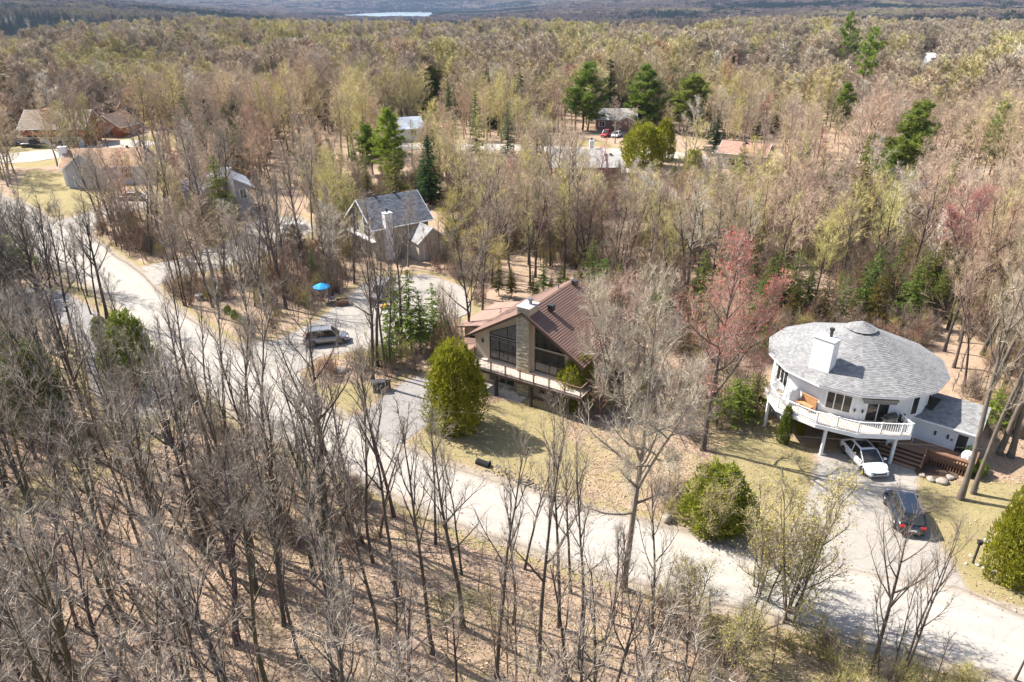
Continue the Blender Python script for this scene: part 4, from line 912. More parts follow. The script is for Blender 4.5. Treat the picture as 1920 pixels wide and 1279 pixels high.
q = P(1156, 257); car('parked_car', 'white car beside the red pickup truck', (q.x, q.y, 0), hd(-.45, -.89), 'sedan', 'paint_white', 4.6, 1.86)
q = P(62, 276); car('black_pickup', 'black pickup truck at the end of the lane beside the timber chalet', (q.x, q.y, 0), hd(1, .1), 'pickup', 'paint_black', 5.6, 2.0, 1.8)
q = P(22, 273); car('black_suv', 'black sport utility car behind the black pickup on the lane', (q.x, q.y, 0), hd(1, .1), 'suv', 'paint_black', 4.7, 1.9)
q = P(126, 275); car('dark_car', 'dark car parked against the white lower wall of the timber chalet', (q.x, q.y, 0), hd(1, .05), 'sedan', 'paint_dark', 4.6, 1.86)
# ================================================================ small things near the road
def rock(label, loc, s, seed, mat='rock', grp=None, name='boulder', flat=.5):
    rn = np.random.default_rng(seed); V, F = [], []; n, m_ = 12, 7
    for j_ in range(m_+1):
        ph = math.pi*j_/m_
        for k in range(n):
            th = 2*math.pi*k/n; d = np.array([math.sin(ph)*math.cos(th), math.sin(ph)*math.sin(th), math.cos(ph)])
            r_ = 1+.6*(fbm(np.array([d[0]*1.7+seed]), np.array([d[1]*1.7+d[2]]), seed)[0]-.5)*2
            V.append(d*r_*np.array([s, s*.8, s*flat])+np.array([0, 0, s*flat*.55]))
    for j_ in range(m_):
        for k in range(n): F.append((j_*n+k, (j_+1)*n+k, (j_+1)*n+(k+1) % n, j_*n+(k+1) % n))
    o = link(name, mesh_np(name, V, F, [M[mat]]), None, Vector(loc)-Vector((0, 0, s*flat*.2)), (0, 0, seed)); return tag(o, label, 'rock', grp)
for k, (a, b_, s_, l_) in enumerate([(1730, 893, .34, 'rounded pale rock at the foot of the entrance steps'), (1745, 900, .38, 'flat pale rock edging the bed, second from the steps'),
        (1767, 905, .48, 'longest flat pale rock edging the bed by the entrance deck'), (1781, 897, .36, 'upright brown rock at the far corner of the bed by the twin trunks')]):
    rock(l_, P(a, b_), s_, k+1, grp='rocks edging the entrance bed')
for k, (a, b_, s_) in enumerate([(1820, 1043, .2), (1832, 1060, .22), (1812, 1058, .16), (1845, 1066, .25), (1852, 1016, .35), (1862, 1075, .2)]):
    rock('small pale stone in the garden bed round the black post', P(a, b_), s_*.75, k+20, grp='stones round the black post', name='garden_stone', mat='trim')
rock('pale pointed rock on the gravel edge of the road', P(1250, 976), .42, 33, 'rock', flat=1.1)
rock('brown rock pile on the bank above the road by the trunks', P(640, 700), .8, 35, 'rock')
# ditch stones
b = MB(); rn = random.Random(8)
for k in range(240):
    t_ = rn.random(); p = P(905+170*t_+rn.gauss(0, 6), 868+78*t_+rn.gauss(0, 6)); s_ = rn.uniform(.03, .09); m4 = Matrix.Rotation(rn.uniform(0, 6), 4, Vector((rn.random(), rn.random(), 1)).normalized()); m4.translation = (p.x, p.y, s_*.4)
    f = rn.uniform(.10, .32); b.box(-s_, s_, -s_*.8, s_*.8, -s_*.6, s_*.6, (f, f*.87, f*.74), m4)
tag(b.build('ditch_rubble', M['stonework']), kind='stuff')
q = P(906, 872); b = MB(); b.tube([(q.x-.5, q.y+.3, .12), (q.x+.5, q.y-.3, .12)], .28, 12); tag(b.build('culvert_pipe', M['rubber']), 'black culvert pipe end in the stony ditch beside the road', 'pipe')
gb = thing('garden_bed', 'dark mulch bed ringed by pale rocks below the entrance deck', 'garden bed', P(1756, 888))
b = MB(); b.prism([(1.6*math.cos(a), 1.05*math.sin(a)) for a in [k*.4 for k in range(15)]], -.05, .09); b.build('mulch', M['soil'], gb)
# mailbox post
mp = thing('black_post', 'thin black post standing in the stony garden bed by the driveway', 'post', P(1824, 1056))
b = MB(); b.box(-.05, .05, -.05, .05, -.1, 1.55); b.build('post', M['black_metal'], mp)
b = MB(); b.box(-.13, .13, -.1, .1, 1.55, 1.78); b.box(-.16, .16, -.13, .13, 1.78, 1.82); b.build('lamp_head', M['black_metal'], mp)
ll = thing('lawn_light', 'small black lawn light under the red-budding maple', 'lamp', P(1343, 803))
b = MB(); b.box(-.03, .03, -.03, .03, 0, .7); b.build('stake', M['black_metal'], ll); b = MB(); b.tube([(0, 0, .6), (0, 0, .85)], .11, 8); b.build('lamp_head', M['black_metal'], ll)
# bins, covered pit
def bin_(label, loc, rz, mat='bin_grey'):
    t = thing('wheelie_bin', label, 'bin', loc, rz); b = MB(); b.add([(-.24, -.26, .05), (.24, -.26, .05), (.24, .26, .05), (-.24, .26, .05), (-.30, -.34, 1.0), (.30, -.34, 1.0), (.30, .34, 1.0), (-.30, .34, 1.0)],
        [(3, 2, 1, 0), (0, 1, 5, 4), (1, 2, 6, 5), (2, 3, 7, 6), (3, 0, 4, 7)]); b.build('bin_body', M[mat], t)
    b = MB(); b.box(-.33, .33, -.38, .36, 1.0, 1.07); b.build('lid', M[mat], t, bevel=.03)
    for s_ in (-.26, .26): b = MB(); b.tube([(s_-.03, .3, .1), (s_+.03, .3, .1)], .1, 10); b.build('wheel', M['rubber'], t)
bin_('dark grey wheelie bin nearer the small paved pull-in, closer to the trunks', P(705, 734), R(200)); bin_('dark grey wheelie bin nearer the round cedar, beside its twin', P(717, 733), R(188))
stp = MB(); stp.tube([(0, 0, -.1), (0, 0, .9)], [.28, .24], 12); tag(stp.build('tree_stump', M['log_bark'], loc=P(728, 730)), 'cut tree stump beside the two wheelie bins', 'stump')
wc = thing('well_cap', 'black round well casing with grey lid in the dead leaves by the road', 'well', P(376, 563))
b = MB(); b.tube([(0, 0, -.1), (0, 0, .62)], .46, 20); b.build('casing', M['rubber'], wc); b = MB(); b.tube([(0, 0, .62), (0, 0, .70), (0, 0, .76)], [.52, .52, .40], 20); b.build('lid', M['grey_metal'], wc)
# lot clutter: parasol, camp chairs, crate and so on
q = P(606, 566)
um = thing('parasol', 'bright blue parasol over the camp chairs at the edge of the gravel lot', 'parasol', q)
b = MB(); b.tube([(0, 0, 0), (0, 0, 2.3)], .025, 8); b.build('pole', M['grey_metal'], um)
b = MB(); n_ = 8
for k in range(n_):
    a0, a1 = 2*math.pi*k/n_, 2*math.pi*(k+1)/n_; p0, p1 = (1.05*math.cos(a0), 1.05*math.sin(a0), 1.95), (1.05*math.cos(a1), 1.05*math.sin(a1), 1.95)
    b.add([p0, p1, (0, 0, 2.42), (p0[0], p0[1], 1.80), (p1[0], p1[1], 1.80)], [(0, 1, 2), (3, 4, 1, 0)])
b.build('canopy', M['blue_cloth'], um)
for k, (dx, dy, l_) in enumerate([(-1.6, .3, 'blue camp chair west of the parasol pole'), (1.1, -.2, 'blue camp chair on the lot side of the parasol pole')]):
    c_ = thing('camp_chair', l_.replace('west of', 'on the wooded side of'), 'chair', q+Vector((dx, dy, 0)), 1.2*k, 'camp chairs under the blue parasol')
    b = MB(); b.box(-.26, .26, -.26, .26, .40, .44); b.build('seat', M['blue_plastic'], c_); b = MB(); b.box(-.26, .26, .24, .28, .44, .95); b.build('backrest', M['blue_plastic'], c_)
    for sx_ in (-.24, .24):
        for sy_ in (-.24, .24): b = MB(); b.tube([(sx_, sy_, 0), (sx_, sy_, .40)], .018, 6); b.build('leg', M['grey_metal'], c_)
cr = thing('log_crate', 'low brown wooden crate on the gravel lot beside the parasol', 'crate', P(643, 572), .3)
for k in range(4):
    b = MB(); b.box(-.7, .7, -.45, -.42, .05+k*.16, .05+k*.16+.13); b.box(-.7, .7, .42, .45, .05+k*.16, .05+k*.16+.13); b.box(-.73, -.70, -.45, .45, .05+k*.16, .05+k*.16+.13); b.box(.70, .73, -.45, .45, .05+k*.16, .05+k*.16+.13); b.build('slat', M['brown_wood'], cr)
b = MB(); b.box(-.68, .68, -.40, .40, .02, .5); b.build('base', M['dark_wood'], cr)
yt = thing('toy_car', 'yellow plastic ride-on toy at the edge of the gravel lot by the evergreens', 'toy', P(722, 578), 1)
b = MB(); b.add([(-.5, -.28, .2), (.5, -.28, .2), (.5, .28, .2), (-.5, .28, .2), (-.45, -.26, .55), (.35, -.26, .45), (.35, .26, .45), (-.45, .26, .55)], [(3, 2, 1, 0), (4, 5, 6, 7), (0, 1, 5, 4), (1, 2, 6, 5), (2, 3, 7, 6), (3, 0, 4, 7)]); b.build('body', M['yellow_plastic'], yt, bevel=.06)
for xx in (-.32, .32):
    for yy in (-.29, .29): b = MB(); b.tube([(xx, yy-.04, .16), (xx, yy+.04, .16)], .16, 10); b.build('wheel', M['rubber'], yt)
ky = thing('kayak', 'teal kayak lying under the evergreens next to the chalet', 'kayak', P(795, 632), .6); b = MB(); V, F = [], []
for i_ in range(9):
    x_ = -1.5+3*i_/8; k_ = math.sin(math.pi*min(.97, max(.03, i_/8)))**.6
    for a in range(8): V.append((x_, .36*k_*math.cos(2*math.pi*a/8), .28+.22*k_*math.sin(2*math.pi*a/8)))
for i_ in range(8):
    for a in range(8): F.append((i_*8+a, i_*8+(a+1) % 8, (i_+1)*8+(a+1) % 8, (i_+1)*8+a))
b.add(V, F); b.build('hull', M['teal_plastic'], ky, smooth=True); b = MB(); b.tube([(-.3, 0, .49), (.3, 0, .49)], [.2, .2], 8); b.build('cockpit', M['rubber'], ky)
cover('tank_cover', 'white cover over a tank on the lawn beside the steep-roofed house', P(847, 470), .75, .7, 1.6, 5)
cover('boat_cover', 'long white cover over a boat at the head of the upper driveway', P(553, 430), 2.2, .8, 1.1, 6)
# utility pole and wires
up = thing('utility_pole', 'slim grey wooden utility pole on the bank above the road', 'utility pole', P(412, 598))
b = MB(); b.tube([(0, 0, -.3), (0, 0, 8.6)], [.14, .10], 10); b.build('pole', M['pole_wood'], up)
b = MB(); b.box(-.7, .7, -.05, .05, 7.9, 8.02); b.build('crossarm', M['pole_wood'], up)
for x_ in (-.6, 0, .6): b = MB(); b.tube([(x_, 0, 8.02), (x_, 0, 8.2)], .05, 8); b.build('insulator', M['grey_metal'], up)
def wire(name, label, a, b2, sag, r_=.012, grp=None):
    a, b2 = Vector(a), Vector(b2); pts = []
    for k in range(41): t_ = k/40; p = a.lerp(b2, t_); p.z -= sag*4*t_*(1-t_); pts.append(p)
    q = MB(); q.tube(pts, r_, 5); return tag(q.build(name, M['wire_grey']), label, 'cable', grp)
pl = P(412, 598)
wire('power_line', 'overhead cable curving from the slim utility pole up along the road', (pl.x, pl.y, 8.1), (-150, 215, 9.5), 2.0, .012)
a, b2 = P(839, 765, 7.6), P(1920, 842, 7.6); d = b2-a
wire('service_wire', 'highest pale overhead wire crossing in front of the round house balcony', a-d*1.3, b2+d*.7, -0+.3, .0055, 'wires crossing the driveway')
a, b2 = P(1530, 892, 7.4), P(1920, 921, 7.4); d = b2-a
wire('service_wire', 'middle overhead wire crossing above the driveway just past the white car', a-d*4.5, b2+d*2.2, .3, .0055, 'wires crossing the driveway')
a, b2 = P(1530, 904, 7.2), P(1920, 936, 7.2); d = b2-a
wire('service_wire', 'lowest overhead wire crossing above the driveway between the two cars', a-d*4.5, b2+d*2.2, .3, .0055, 'wires crossing the driveway')
# person standing among the leaves
def person(loc, rz):
    t = thing('person', 'person in pink and white top and black trousers standing by the roadside bushes', 'person', loc, rz)
    pts = {'pelvis': (0, 0, .93), 'spine': (0, .01, 1.12), 'chest': (0, .0, 1.32), 'neck': (0, .01, 1.46), 'head': (0, .03, 1.60), 'crown': (0, .03, 1.70)}
    E = [('pelvis', 'spine'), ('spine', 'chest'), ('chest', 'neck'), ('neck', 'head'), ('head', 'crown')]; Rd = {'pelvis': (.15, .11), 'spine': (.13, .095), 'chest': (.16, .10), 'neck': (.055, .055), 'head': (.085, .10), 'crown': (.06, .07)}
    for s_, n_ in ((-1, 'a'), (1, 'b')):
        for k, (nm, p, r_) in enumerate([('hip', (.09*s_, 0, .88), .10), ('knee', (.10*s_, .05*s_, .48), .06), ('ankle', (.11*s_, .04*s_-.02, .09), .04), ('toe', (.12*s_, .04*s_+.14, .04), .04),
                ('shoulder', (.19*s_, 0, 1.38), .055), ('elbow', (.25*s_, .04, 1.12), .042), ('wrist', (.20*s_, .22, .98), .028), ('hand', (.18*s_, .30, .97), .035)]):
            pts[nm+n_] = p; Rd[nm+n_] = (r_, r_)
        E += [('pelvis', 'hip'+n_), ('hip'+n_, 'knee'+n_), ('knee'+n_, 'ankle'+n_), ('ankle'+n_, 'toe'+n_), ('chest', 'shoulder'+n_), ('shoulder'+n_, 'elbow'+n_), ('elbow'+n_, 'wrist'+n_), ('wrist'+n_, 'hand'+n_)]
    for s_, n_ in ((-1, 'a'), (1, 'b')):
        for f_ in range(4): nm = 'f%d%s' % (f_, n_); pts[nm] = (.18*s_+(f_-1.5)*.02, .38-.01*abs(f_-1.5), .95); Rd[nm] = (.009, .009); E.append(('hand'+n_, nm))
        nm = 'th'+n_; pts[nm] = (.18*s_-.05*s_, .33, .98); Rd[nm] = (.01, .01); E.append(('hand'+n_, nm))
    names = list(pts); me = bpy.data.meshes.new('body'); me.from_pydata([pts[k] for k in names], [(names.index(a), names.index(b)) for a, b in E], [])
    ob = link('body', me, t); sk = ob.modifiers.new('skin', 'SKIN'); sk.use_smooth_shade = True
    for k, nm in enumerate(names): me.skin_vertices[0].data[k].radius = Rd[nm]
    me.skin_vertices[0].data[0].use_root = True
    ss = ob.modifiers.new('sub', 'SUBSURF'); ss.levels = 1; ss.render_levels = 1
    # bake so that clothing can be coloured by height
    dg = bpy.context.evaluated_depsgraph_get(); ev = ob.evaluated_get(dg); m2 = bpy.data.meshes.new_from_object(ev); ob.modifiers.clear(); ob.data = m2
    m2.materials.clear()
    for n_ in ('skin', 'pink_cloth', 'black_cloth', 'grey_hair'): m2.materials.append(M[n_])
    for p_ in m2.polygons:
        c = p_.center; p_.use_smooth = True
        p_.material_index = 3 if (c.z > 1.66 or (c.z > 1.54 and c.y < .02)) else 0 if (c.z > 1.44 or (c.y > .24 and c.z > .8)) else 1 if c.z > .92 else 2
    b = MB(); b.box(-.012, .012, .12, .15, 1.57, 1.61); b.build('nose', M['skin'], t)
    for s_ in (-.035, .035): b = MB(); b.box(s_-.012, s_+.012, .115, .125, 1.62, 1.635); b.build('eye', M['black_cloth'], t)
    b = MB(); b.box(-.025, .025, .112, .122, 1.54, 1.55); b.build('mouth', M['pink_cloth'], t)
person(P(475, 621), R(160))
# ================================================================ plants: generators
def tubes(lines, sides):
    V, F = [], []; b = 0
    for pts, rad in lines:
        n = len(pts); d = np.gradient(pts, axis=0); d /= np.linalg.norm(d, axis=1)[:, None]+1e-9
        ref = np.array([.31, .95, .05]); u = np.cross(d, ref); u /= np.linalg.norm(u, axis=1)[:, None]+1e-9; v = np.cross(d, u)
        a = np.arange(sides)*2*np.pi/sides
        ring = pts[:, None, :]+(u[:, None, :]*np.cos(a)[None, :, None]+v[:, None, :]*np.sin(a)[None, :, None])*np.asarray(rad)[:, None, None]
        V.append(ring.reshape(-1, 3)); i, k = np.meshgrid(np.arange(n-1), np.arange(sides), indexing='ij'); i, k = i.ravel(), k.ravel(); k2 = (k+1) % sides
        q = np.stack([b+i*sides+k, b+i*sides+k2, b+(i+1)*sides+k2, b+(i+1)*sides+k], 1)
        F.append(q[:, [0, 1, 2]]); F.append(q[:, [0, 2, 3]]); b += n*sides
    return (np.concatenate(V), np.concatenate(F)) if V else (np.zeros((0, 3)), np.zeros((0, 3), int))
def blades(S, D, L, W, rg):
    """one long thin triangle per twig"""
    D = D/np.linalg.norm(D, axis=1)[:, None]; s = np.cross(D, rg.normal(size=D.shape)); s /= np.linalg.norm(s, axis=1)[:, None]+1e-9
    V = np.stack([S-s*W[:, None]/2, S+s*W[:, None]/2, S+D*L[:, None]], 1).reshape(-1, 3)
    return V, np.arange(len(V)).reshape(-1, 3)
def merge(parts):
    V, F, b = [], [], 0
    for v, f in parts:
        if len(v): V.append(v); F.append(f+b); b += len(v)
    return np.concatenate(V), np.concatenate(F)
def perp_dev(d, ang, rg, n):
    """n unit vectors leaning ang away from d"""
    d = d/np.linalg.norm(d); r_ = rg.normal(size=(n, 3)); r_ -= (r_@d)[:, None]*d; r_ /= np.linalg.norm(r_, axis=1)[:, None]
    a = ang[:, None]; return d*np.cos(a)+r_*np.sin(a)
def walk(p, d, L, n, up, wob, rg):
    pts = [p]; d = d/np.linalg.norm(d)
    for k in range(n):
        d = d+np.array([0, 0, up])+rg.normal(0, wob, 3); d /= np.linalg.norm(d); pts.append(pts[-1]+d*L/n)
    return np.array(pts)
def bare(seed, H=15, clear=.4, nl=14, ang=(25, 55), ll=.36, up=.10, sub=11, subl=.42, tw=9, fine=5, stems=1, r0=.011, twl=.85, tww=.022, lod=0, lean=.03, forks=0, bud=0, wob=.035):
    rg = np.random.default_rng(seed); wood, subs, S, D, L, W, tips = [], [], [], [], [], [], []
    leaders = []
    for s in range(stems):
        off = np.array([rg.normal(0, .35), rg.normal(0, .35), 0])*(stems > 1); hh = H*(1 if s == 0 else rg.uniform(.65, .98))
        d0 = np.array([rg.normal(0, lean), rg.normal(0, lean), 1])+off*.35*(stems > 1)
        t = walk(off+np.array([0, 0, -.2]), d0, hh, 10 if lod < 2 else 5, .02, wob, rg); rad = hh*r0*(1-np.linspace(0, 1, len(t)))**.8*(1.0)+.012; rad[0] *= 1.35
        wood.append((t, rad)); leaders.append((t, rad, hh, clear))
        for f in range(forks):
            k = rg.integers(int(len(t)*.32), int(len(t)*.55)); a = rg.uniform(0, 6.28); d1 = np.array([math.cos(a)*.55, math.sin(a)*.55, 1.0]); hl = hh*rg.uniform(.45, .6)
            t2 = walk(t[k], d1, hl, 7, .06, .05, rg); r2 = rad[k]*.62*(1-np.linspace(0, 1, len(t2)))**.8+.01; wood.append((t2, r2)); leaders.append((t2, r2, hl, .25))
    for t, rad, hh, cl in leaders:
        cum = np.linspace(0, 1, len(t)); n_l = max(3, int(nl*(hh/H)**.8)); g0 = rg.uniform(0, 6.28)
        for i in range(n_l):
            f = cl+(1-cl)*((i+rg.uniform(.1, .9))/n_l)**.95; f = min(f, .985); p = np.array([np.interp(f, cum, t[:, k]) for k in range(3)]); rr_ = np.interp(f, cum, rad)
            q = (f-cl)/(1-cl); a = g0+i*2.4+rg.normal(0, .3); el = R(ang[1]*(1-q)+ang[0]*q)*rg.uniform(.8, 1.2); Ll = ll*hh*(1-.62*q)*rg.uniform(.7, 1.15)*(.75 if q < .12 else 1)
            d = np.array([math.cos(a)*math.sin(el), math.sin(a)*math.sin(el), math.cos(el)]); lb = walk(p, d, Ll, 5 if lod < 2 else 3, up, .09, rg)
            rl = min(rr_*.6, .10)*(1-np.linspace(0, 1, len(lb)))**.9+.008; wood.append((lb, rl))
            ns_ = max(2, int(sub*(1-.35*q)))
            for j_ in range(ns_):
                g = .22+.78*(j_+rg.random())/ns_; c2 = np.linspace(0, 1, len(lb)); ps = np.array([np.interp(g, c2, lb[:, k]) for k in range(3)]); k_ = min(int(g*(len(lb)-1)), len(lb)-2); dl = lb[k_+1]-lb[k_]
                ds = perp_dev(dl, np.array([rg.uniform(.45, .95)]), rg, 1)[0]; ds[2] += .25; Ls = subl*Ll*(1.1-.55*g)*rg.uniform(.6, 1.2)
                if lod >= 1: S.append(ps); D.append(ds); L.append(Ls*1.05); W.append(.05 if lod == 1 else .08); pts = np.array([ps, ps+ds/np.linalg.norm(ds)*Ls])
                else: pts = walk(ps, ds, Ls, 3, up*.8, .13, rg); subs.append((pts, np.array([.022, .016, .011, .005])*(.8+.5*(Ll/5))))
                nt_ = tw; gg = rg.uniform(.15, 1, nt_); c3 = np.linspace(0, 1, len(pts)); pt = np.stack([np.interp(gg, c3, pts[:, k]) for k in range(3)], 1)
                dt = perp_dev(pts[-1]-pts[0], rg.uniform(.35, 1.0, nt_), rg, nt_); dt[:, 2] += .22; dt /= np.linalg.norm(dt, axis=1)[:, None]; lt = twl*rg.uniform(.45, 1.25, nt_)
                S += list(pt); D += list(dt); L += list(lt); W += [tww]*nt_
                if fine:
                    for q_ in range(fine):
                        g3 = rg.uniform(.25, .98, nt_); sp = pt+dt*(lt*g3)[:, None]; df = dt+rg.normal(0, .55, dt.shape); df[:, 2] += .15; lf = rg.uniform(.18, .5, nt_)
                        S += list(sp); D += list(df); L += list(lf); W += [tww*.62]*nt_
                        if bud: dn = df/np.linalg.norm(df, axis=1)[:, None]; tips.append(sp+dn*lf[:, None])
                elif bud: tips.append(pt+dt*lt[:, None])
    wv = tubes([(p, r_) for p, r_ in wood[:stems*(1+forks)]], 7 if lod == 0 else 4)
    wl_ = tubes(wood[stems*(1+forks):], 4 if lod == 0 else 3); wood_m = merge([wv, wl_])
    tv = blades(np.array(S), np.array(D), np.array(L), np.array(W), rg); crown = merge([tubes(subs, 3), tv]) if subs else tv
    buds = None
    if bud:
        T = np.concatenate(tips); T = T[rg.random(len(T)) < bud]; n = len(T); dd_ = rg.normal(size=(n, 3)); buds = blades(T-.03, dd_, rg.uniform(.06, .14, n)*(2.2 if lod else 1), rg.uniform(.05, .09, n)*(2.2 if lod else 1), rg)
    return wood_m, crown, buds
def tri_leaves(Pc, Dr, L, W, rg): return blades(Pc, Dr, L, W, rg)
def spruce(seed, H=12, Rr_=2.2, start=.06, droop=.15, dens=1.0, size=.42, clump=1.0, pw=.85):
    rg = np.random.default_rng(seed); S, D, L, W, tr, br = [], [], [], [], [], []
    t = walk(np.array([0, 0, -.2]), np.array([0, 0, 1.]), H+.2, 8, 0, .01, rg); tr.append((t, H*.013*(1-np.linspace(0, 1, 9))+.015))
    z = start*H
    while z < H*.985:
        q = z/H; nb = rg.integers(5, 8)
        for k in range(nb):
            if rg.random() > dens: continue
            a = rg.uniform(0, 6.28); Lb = Rr_*(1-q)**pw*rg.uniform(.7, 1.15)+.12; out = np.array([math.cos(a), math.sin(a), 0]); n = max(2, int(Lb/.22*clump))
            s = np.linspace(.12, 1, n); pts = np.array([0, 0, z])+out*(s*Lb)[:, None]; pts[:, 2] += -droop*Lb*s+.12*Lb*s**3+rg.normal(0, .03, n)
            if len(pts) > 1: br.append((pts[[0, -1]], np.array([.02, .006])))
            for m_ in range(3):
                side = np.cross(out, [0, 0, 1])*rg.choice([-1, 1], n)[:, None]; dv = out*.7+side*rg.uniform(.2, 1.0, n)[:, None]+rg.normal(0, .25, (n, 3)); dv[:, 2] -= droop*.8
                S += list(pts+rg.normal(0, .05, pts.shape)); D += list(dv); L += list(size*rg.uniform(.6, 1.3, n)*(1.1-.5*q)); W += list(size*.55*rg.uniform(.6, 1.2, n)*(1.1-.5*q))
        z += rg.uniform(.2, .34)*(1+.2*(H/12))
    n = 14; S += [np.array([0, 0, H*.97])]*n; D += list(np.abs(rg.normal(0, .3, (n, 3)))+[0, 0, .8]); L += [.35]*n; W += [.12]*n
    return tubes(tr, 6), merge([blades(np.array(S), np.array(D), np.array(L), np.array(W), rg), tubes(br, 3)]), None
def pine(seed, H=18, Rr_=4.0, start=.35, nb=46, lumpy=1.0, n_t=16):
    rg = np.random.default_rng(seed); S, D, L, W = [], [], [], []; t = walk(np.array([0, 0, -.2]), np.array([0, 0, 1.]), H, 9, 0, .03, rg); br = []
    for i in range(nb):
        q = start+(1-start)*((i+rg.random())/nb); a = rg.uniform(0, 6.28); qq = (q-start)/(1-start); env = (math.sin(math.pi*min(1, .22+.78*qq))**.7)*(1-.15*qq) if lumpy else 1
        Lb = Rr_*env*rg.uniform(.55, 1.1)+.3; out = np.array([math.cos(a), math.sin(a), rg.uniform(.05, .45)]); p0 = np.array([np.interp(q, np.linspace(0, 1, 10), t[:, k]) for k in range(3)])
        pts = walk(p0, out, Lb, 4, .04, .1, rg); br.append((pts, np.array([.06, .045, .03, .02, .01])*(1-.4*qq)))
        for k in range(max(3, int(Lb*2.6))):
            g = rg.uniform(.3, 1); c_ = np.array([np.interp(g, np.linspace(0, 1, 5), pts[:, m_]) for m_ in range(3)])+rg.normal(0, [.35, .35, .14]); n = n_t
            dv = rg.normal(0, 1, (n, 3)); dv[:, 2] = np.abs(dv[:, 2])*.8+.1; S += list(c_+rg.normal(0, .16, (n, 3))); D += list(dv); L += list(rg.uniform(.25, .5, n)); W += list(rg.uniform(.08, .17, n))
    return tubes([(t, H*.013*(1-np.linspace(0, 1, 10))+.02)], 7), merge([blades(np.array(S), np.array(D), np.array(L), np.array(W), rg), tubes(br, 4)]), None
def cedar(seed, H=7, Rr_=2.9, n=15000, size=.26, nl=75, peak=.36):
    rg = np.random.default_rng(seed); P_, D_ = [], []
    def env(z): return np.where(z < peak, .74+.26*np.sin(np.clip(z/peak, 0, 1)*np.pi/2), np.cos(np.clip((z-peak)/(1.02-peak), 0, 1)*np.pi/2)**.52)
    zs = (np.arange(nl)+rg.random(nl))/nl; zs = .05+.90*zs**1.08; As = np.arange(nl)*2.4+rg.normal(0, .35, nl)
    for z, a in zip(zs, As):
        if rg.random() < .10: continue
        e_ = float(env(np.array(z))); la = Rr_*(.19+.16*rg.random())*(.6+.4*e_); lh = la*rg.uniform(1.3, 2.1); rc = max(0, Rr_*e_*rg.uniform(.80, 1.16)-la); m_ = int(n/nl*(la/(Rr_*.27))**2)
        dv = rg.normal(size=(m_, 3)); dv /= np.linalg.norm(dv, axis=1)[:, None]; o_ = np.array([math.cos(a), math.sin(a), .35]); k = (dv@o_) > -.35; dv = dv[k]; m_ = len(dv); sh = rg.uniform(.78, 1.06, m_)[:, None]
        top = np.clip(1-.35*dv[:, 2:3], .6, 1.3)
        P_.append(np.array([rc*math.cos(a), rc*math.sin(a), z*H*.92+.1])+dv*sh*np.array([la, la, lh])*np.c_[top, top, np.ones(m_)]); D_.append(dv*.7+np.array([0, 0, .75])+rg.normal(0, .38, (m_, 3)))
    m_ = n//7; z = rg.random(m_); a = rg.uniform(0, 6.28, m_); r_ = Rr_*env(z)*rg.uniform(.35, .78, m_); P_.append(np.stack([r_*np.cos(a), r_*np.sin(a), z*H*.93], 1)); D_.append(rg.normal(0, 1, (m_, 3))+[0, 0, .5])
    Pc, dv = np.concatenate(P_), np.concatenate(D_); Pc[:, 2] = np.maximum(Pc[:, 2], .03); m_ = len(Pc)
    return tubes([(np.array([[0, 0, -.2], [0, 0, H*.5], [0, 0, H*.9]]), np.array([.16, .1, .03]))], 6), blades(Pc, dv, size*rg.uniform(.4, 2.0, m_), size*.55*rg.uniform(.5, 1.5, m_), rg), None
def tri_mesh(name, vf, mat): return mesh_np(name, vf[0], vf[1], [M[mat]])
KIT = {}
def kit(key, fn, trunk='trunk', crown='crown', mats=('bark', 'twigs', 'buds'), **kw):
    a, b_, c_ = fn(**kw); KIT[key] = (tri_mesh(trunk, a, mats[0]), tri_mesh(crown, b_, mats[1]), tri_mesh('leaf_buds', c_, mats[2]) if c_ else None)
# near bare trees
for s_ in range(5): kit('slim%d' % s_, bare, seed=10+s_, H=12, clear=.42, nl=11, ang=(15, 40), ll=.30, up=.13, sub=7, tw=5, fine=2, r0=.0092, lean=.04, twl=.75, tww=.018)
for s_ in range(4): kit('tall%d' % s_, bare, seed=30+s_, H=16, clear=.42, nl=14, ang=(20, 50), ll=.32, up=.12, sub=8, tw=6, fine=3, r0=.0135, lean=.02)
for s_ in range(3): kit('wide%d' % s_, bare, seed=50+s_, H=15, clear=.34, nl=11, ang=(30, 68), ll=.42, up=.09, sub=9, tw=7, fine=3, forks=2, r0=.013)
for s_ in range(2): kit('multi%d' % s_, bare, seed=60+s_, H=10, clear=.25, nl=9, ang=(18, 42), ll=.33, up=.12, sub=6, tw=5, fine=2, stems=4, r0=.0085, lean=.10)
for s_ in range(2): kit('bud%d' % s_, bare, seed=70+s_, H=13, clear=.34, nl=13, ang=(22, 60), ll=.36, up=.1, sub=9, tw=7, fine=3, bud=.5, forks=1)
for s_ in range(2): kit('budshrub%d' % s_, bare, seed=75+s_, H=6, clear=.12, nl=12, ang=(22, 60), ll=.42, up=.12, sub=6, tw=6, fine=3, bud=.4, stems=5, lean=.16, r0=.008, twl=.6)
kit('pale0', bare, seed=80, H=19, clear=.27, nl=26, ang=(20, 84), ll=.285, up=.055, sub=12, tw=9, fine=5, forks=2, r0=.0135, tww=.026, lean=.0, wob=.015)
kit('maple0', bare, seed=81, H=15, clear=.36, nl=20, ang=(20, 72), ll=.36, up=.07, sub=11, tw=8, fine=4, forks=1, bud=.5, r0=.0125, wob=.015)
kit('vase0', bare, seed=83, H=16, clear=.30, nl=13, ang=(30, 52), ll=.46, up=.12, sub=8, tw=6, fine=3, r0=.0155, subl=.45, twl=.8, lean=.03, wob=.02, forks=1)
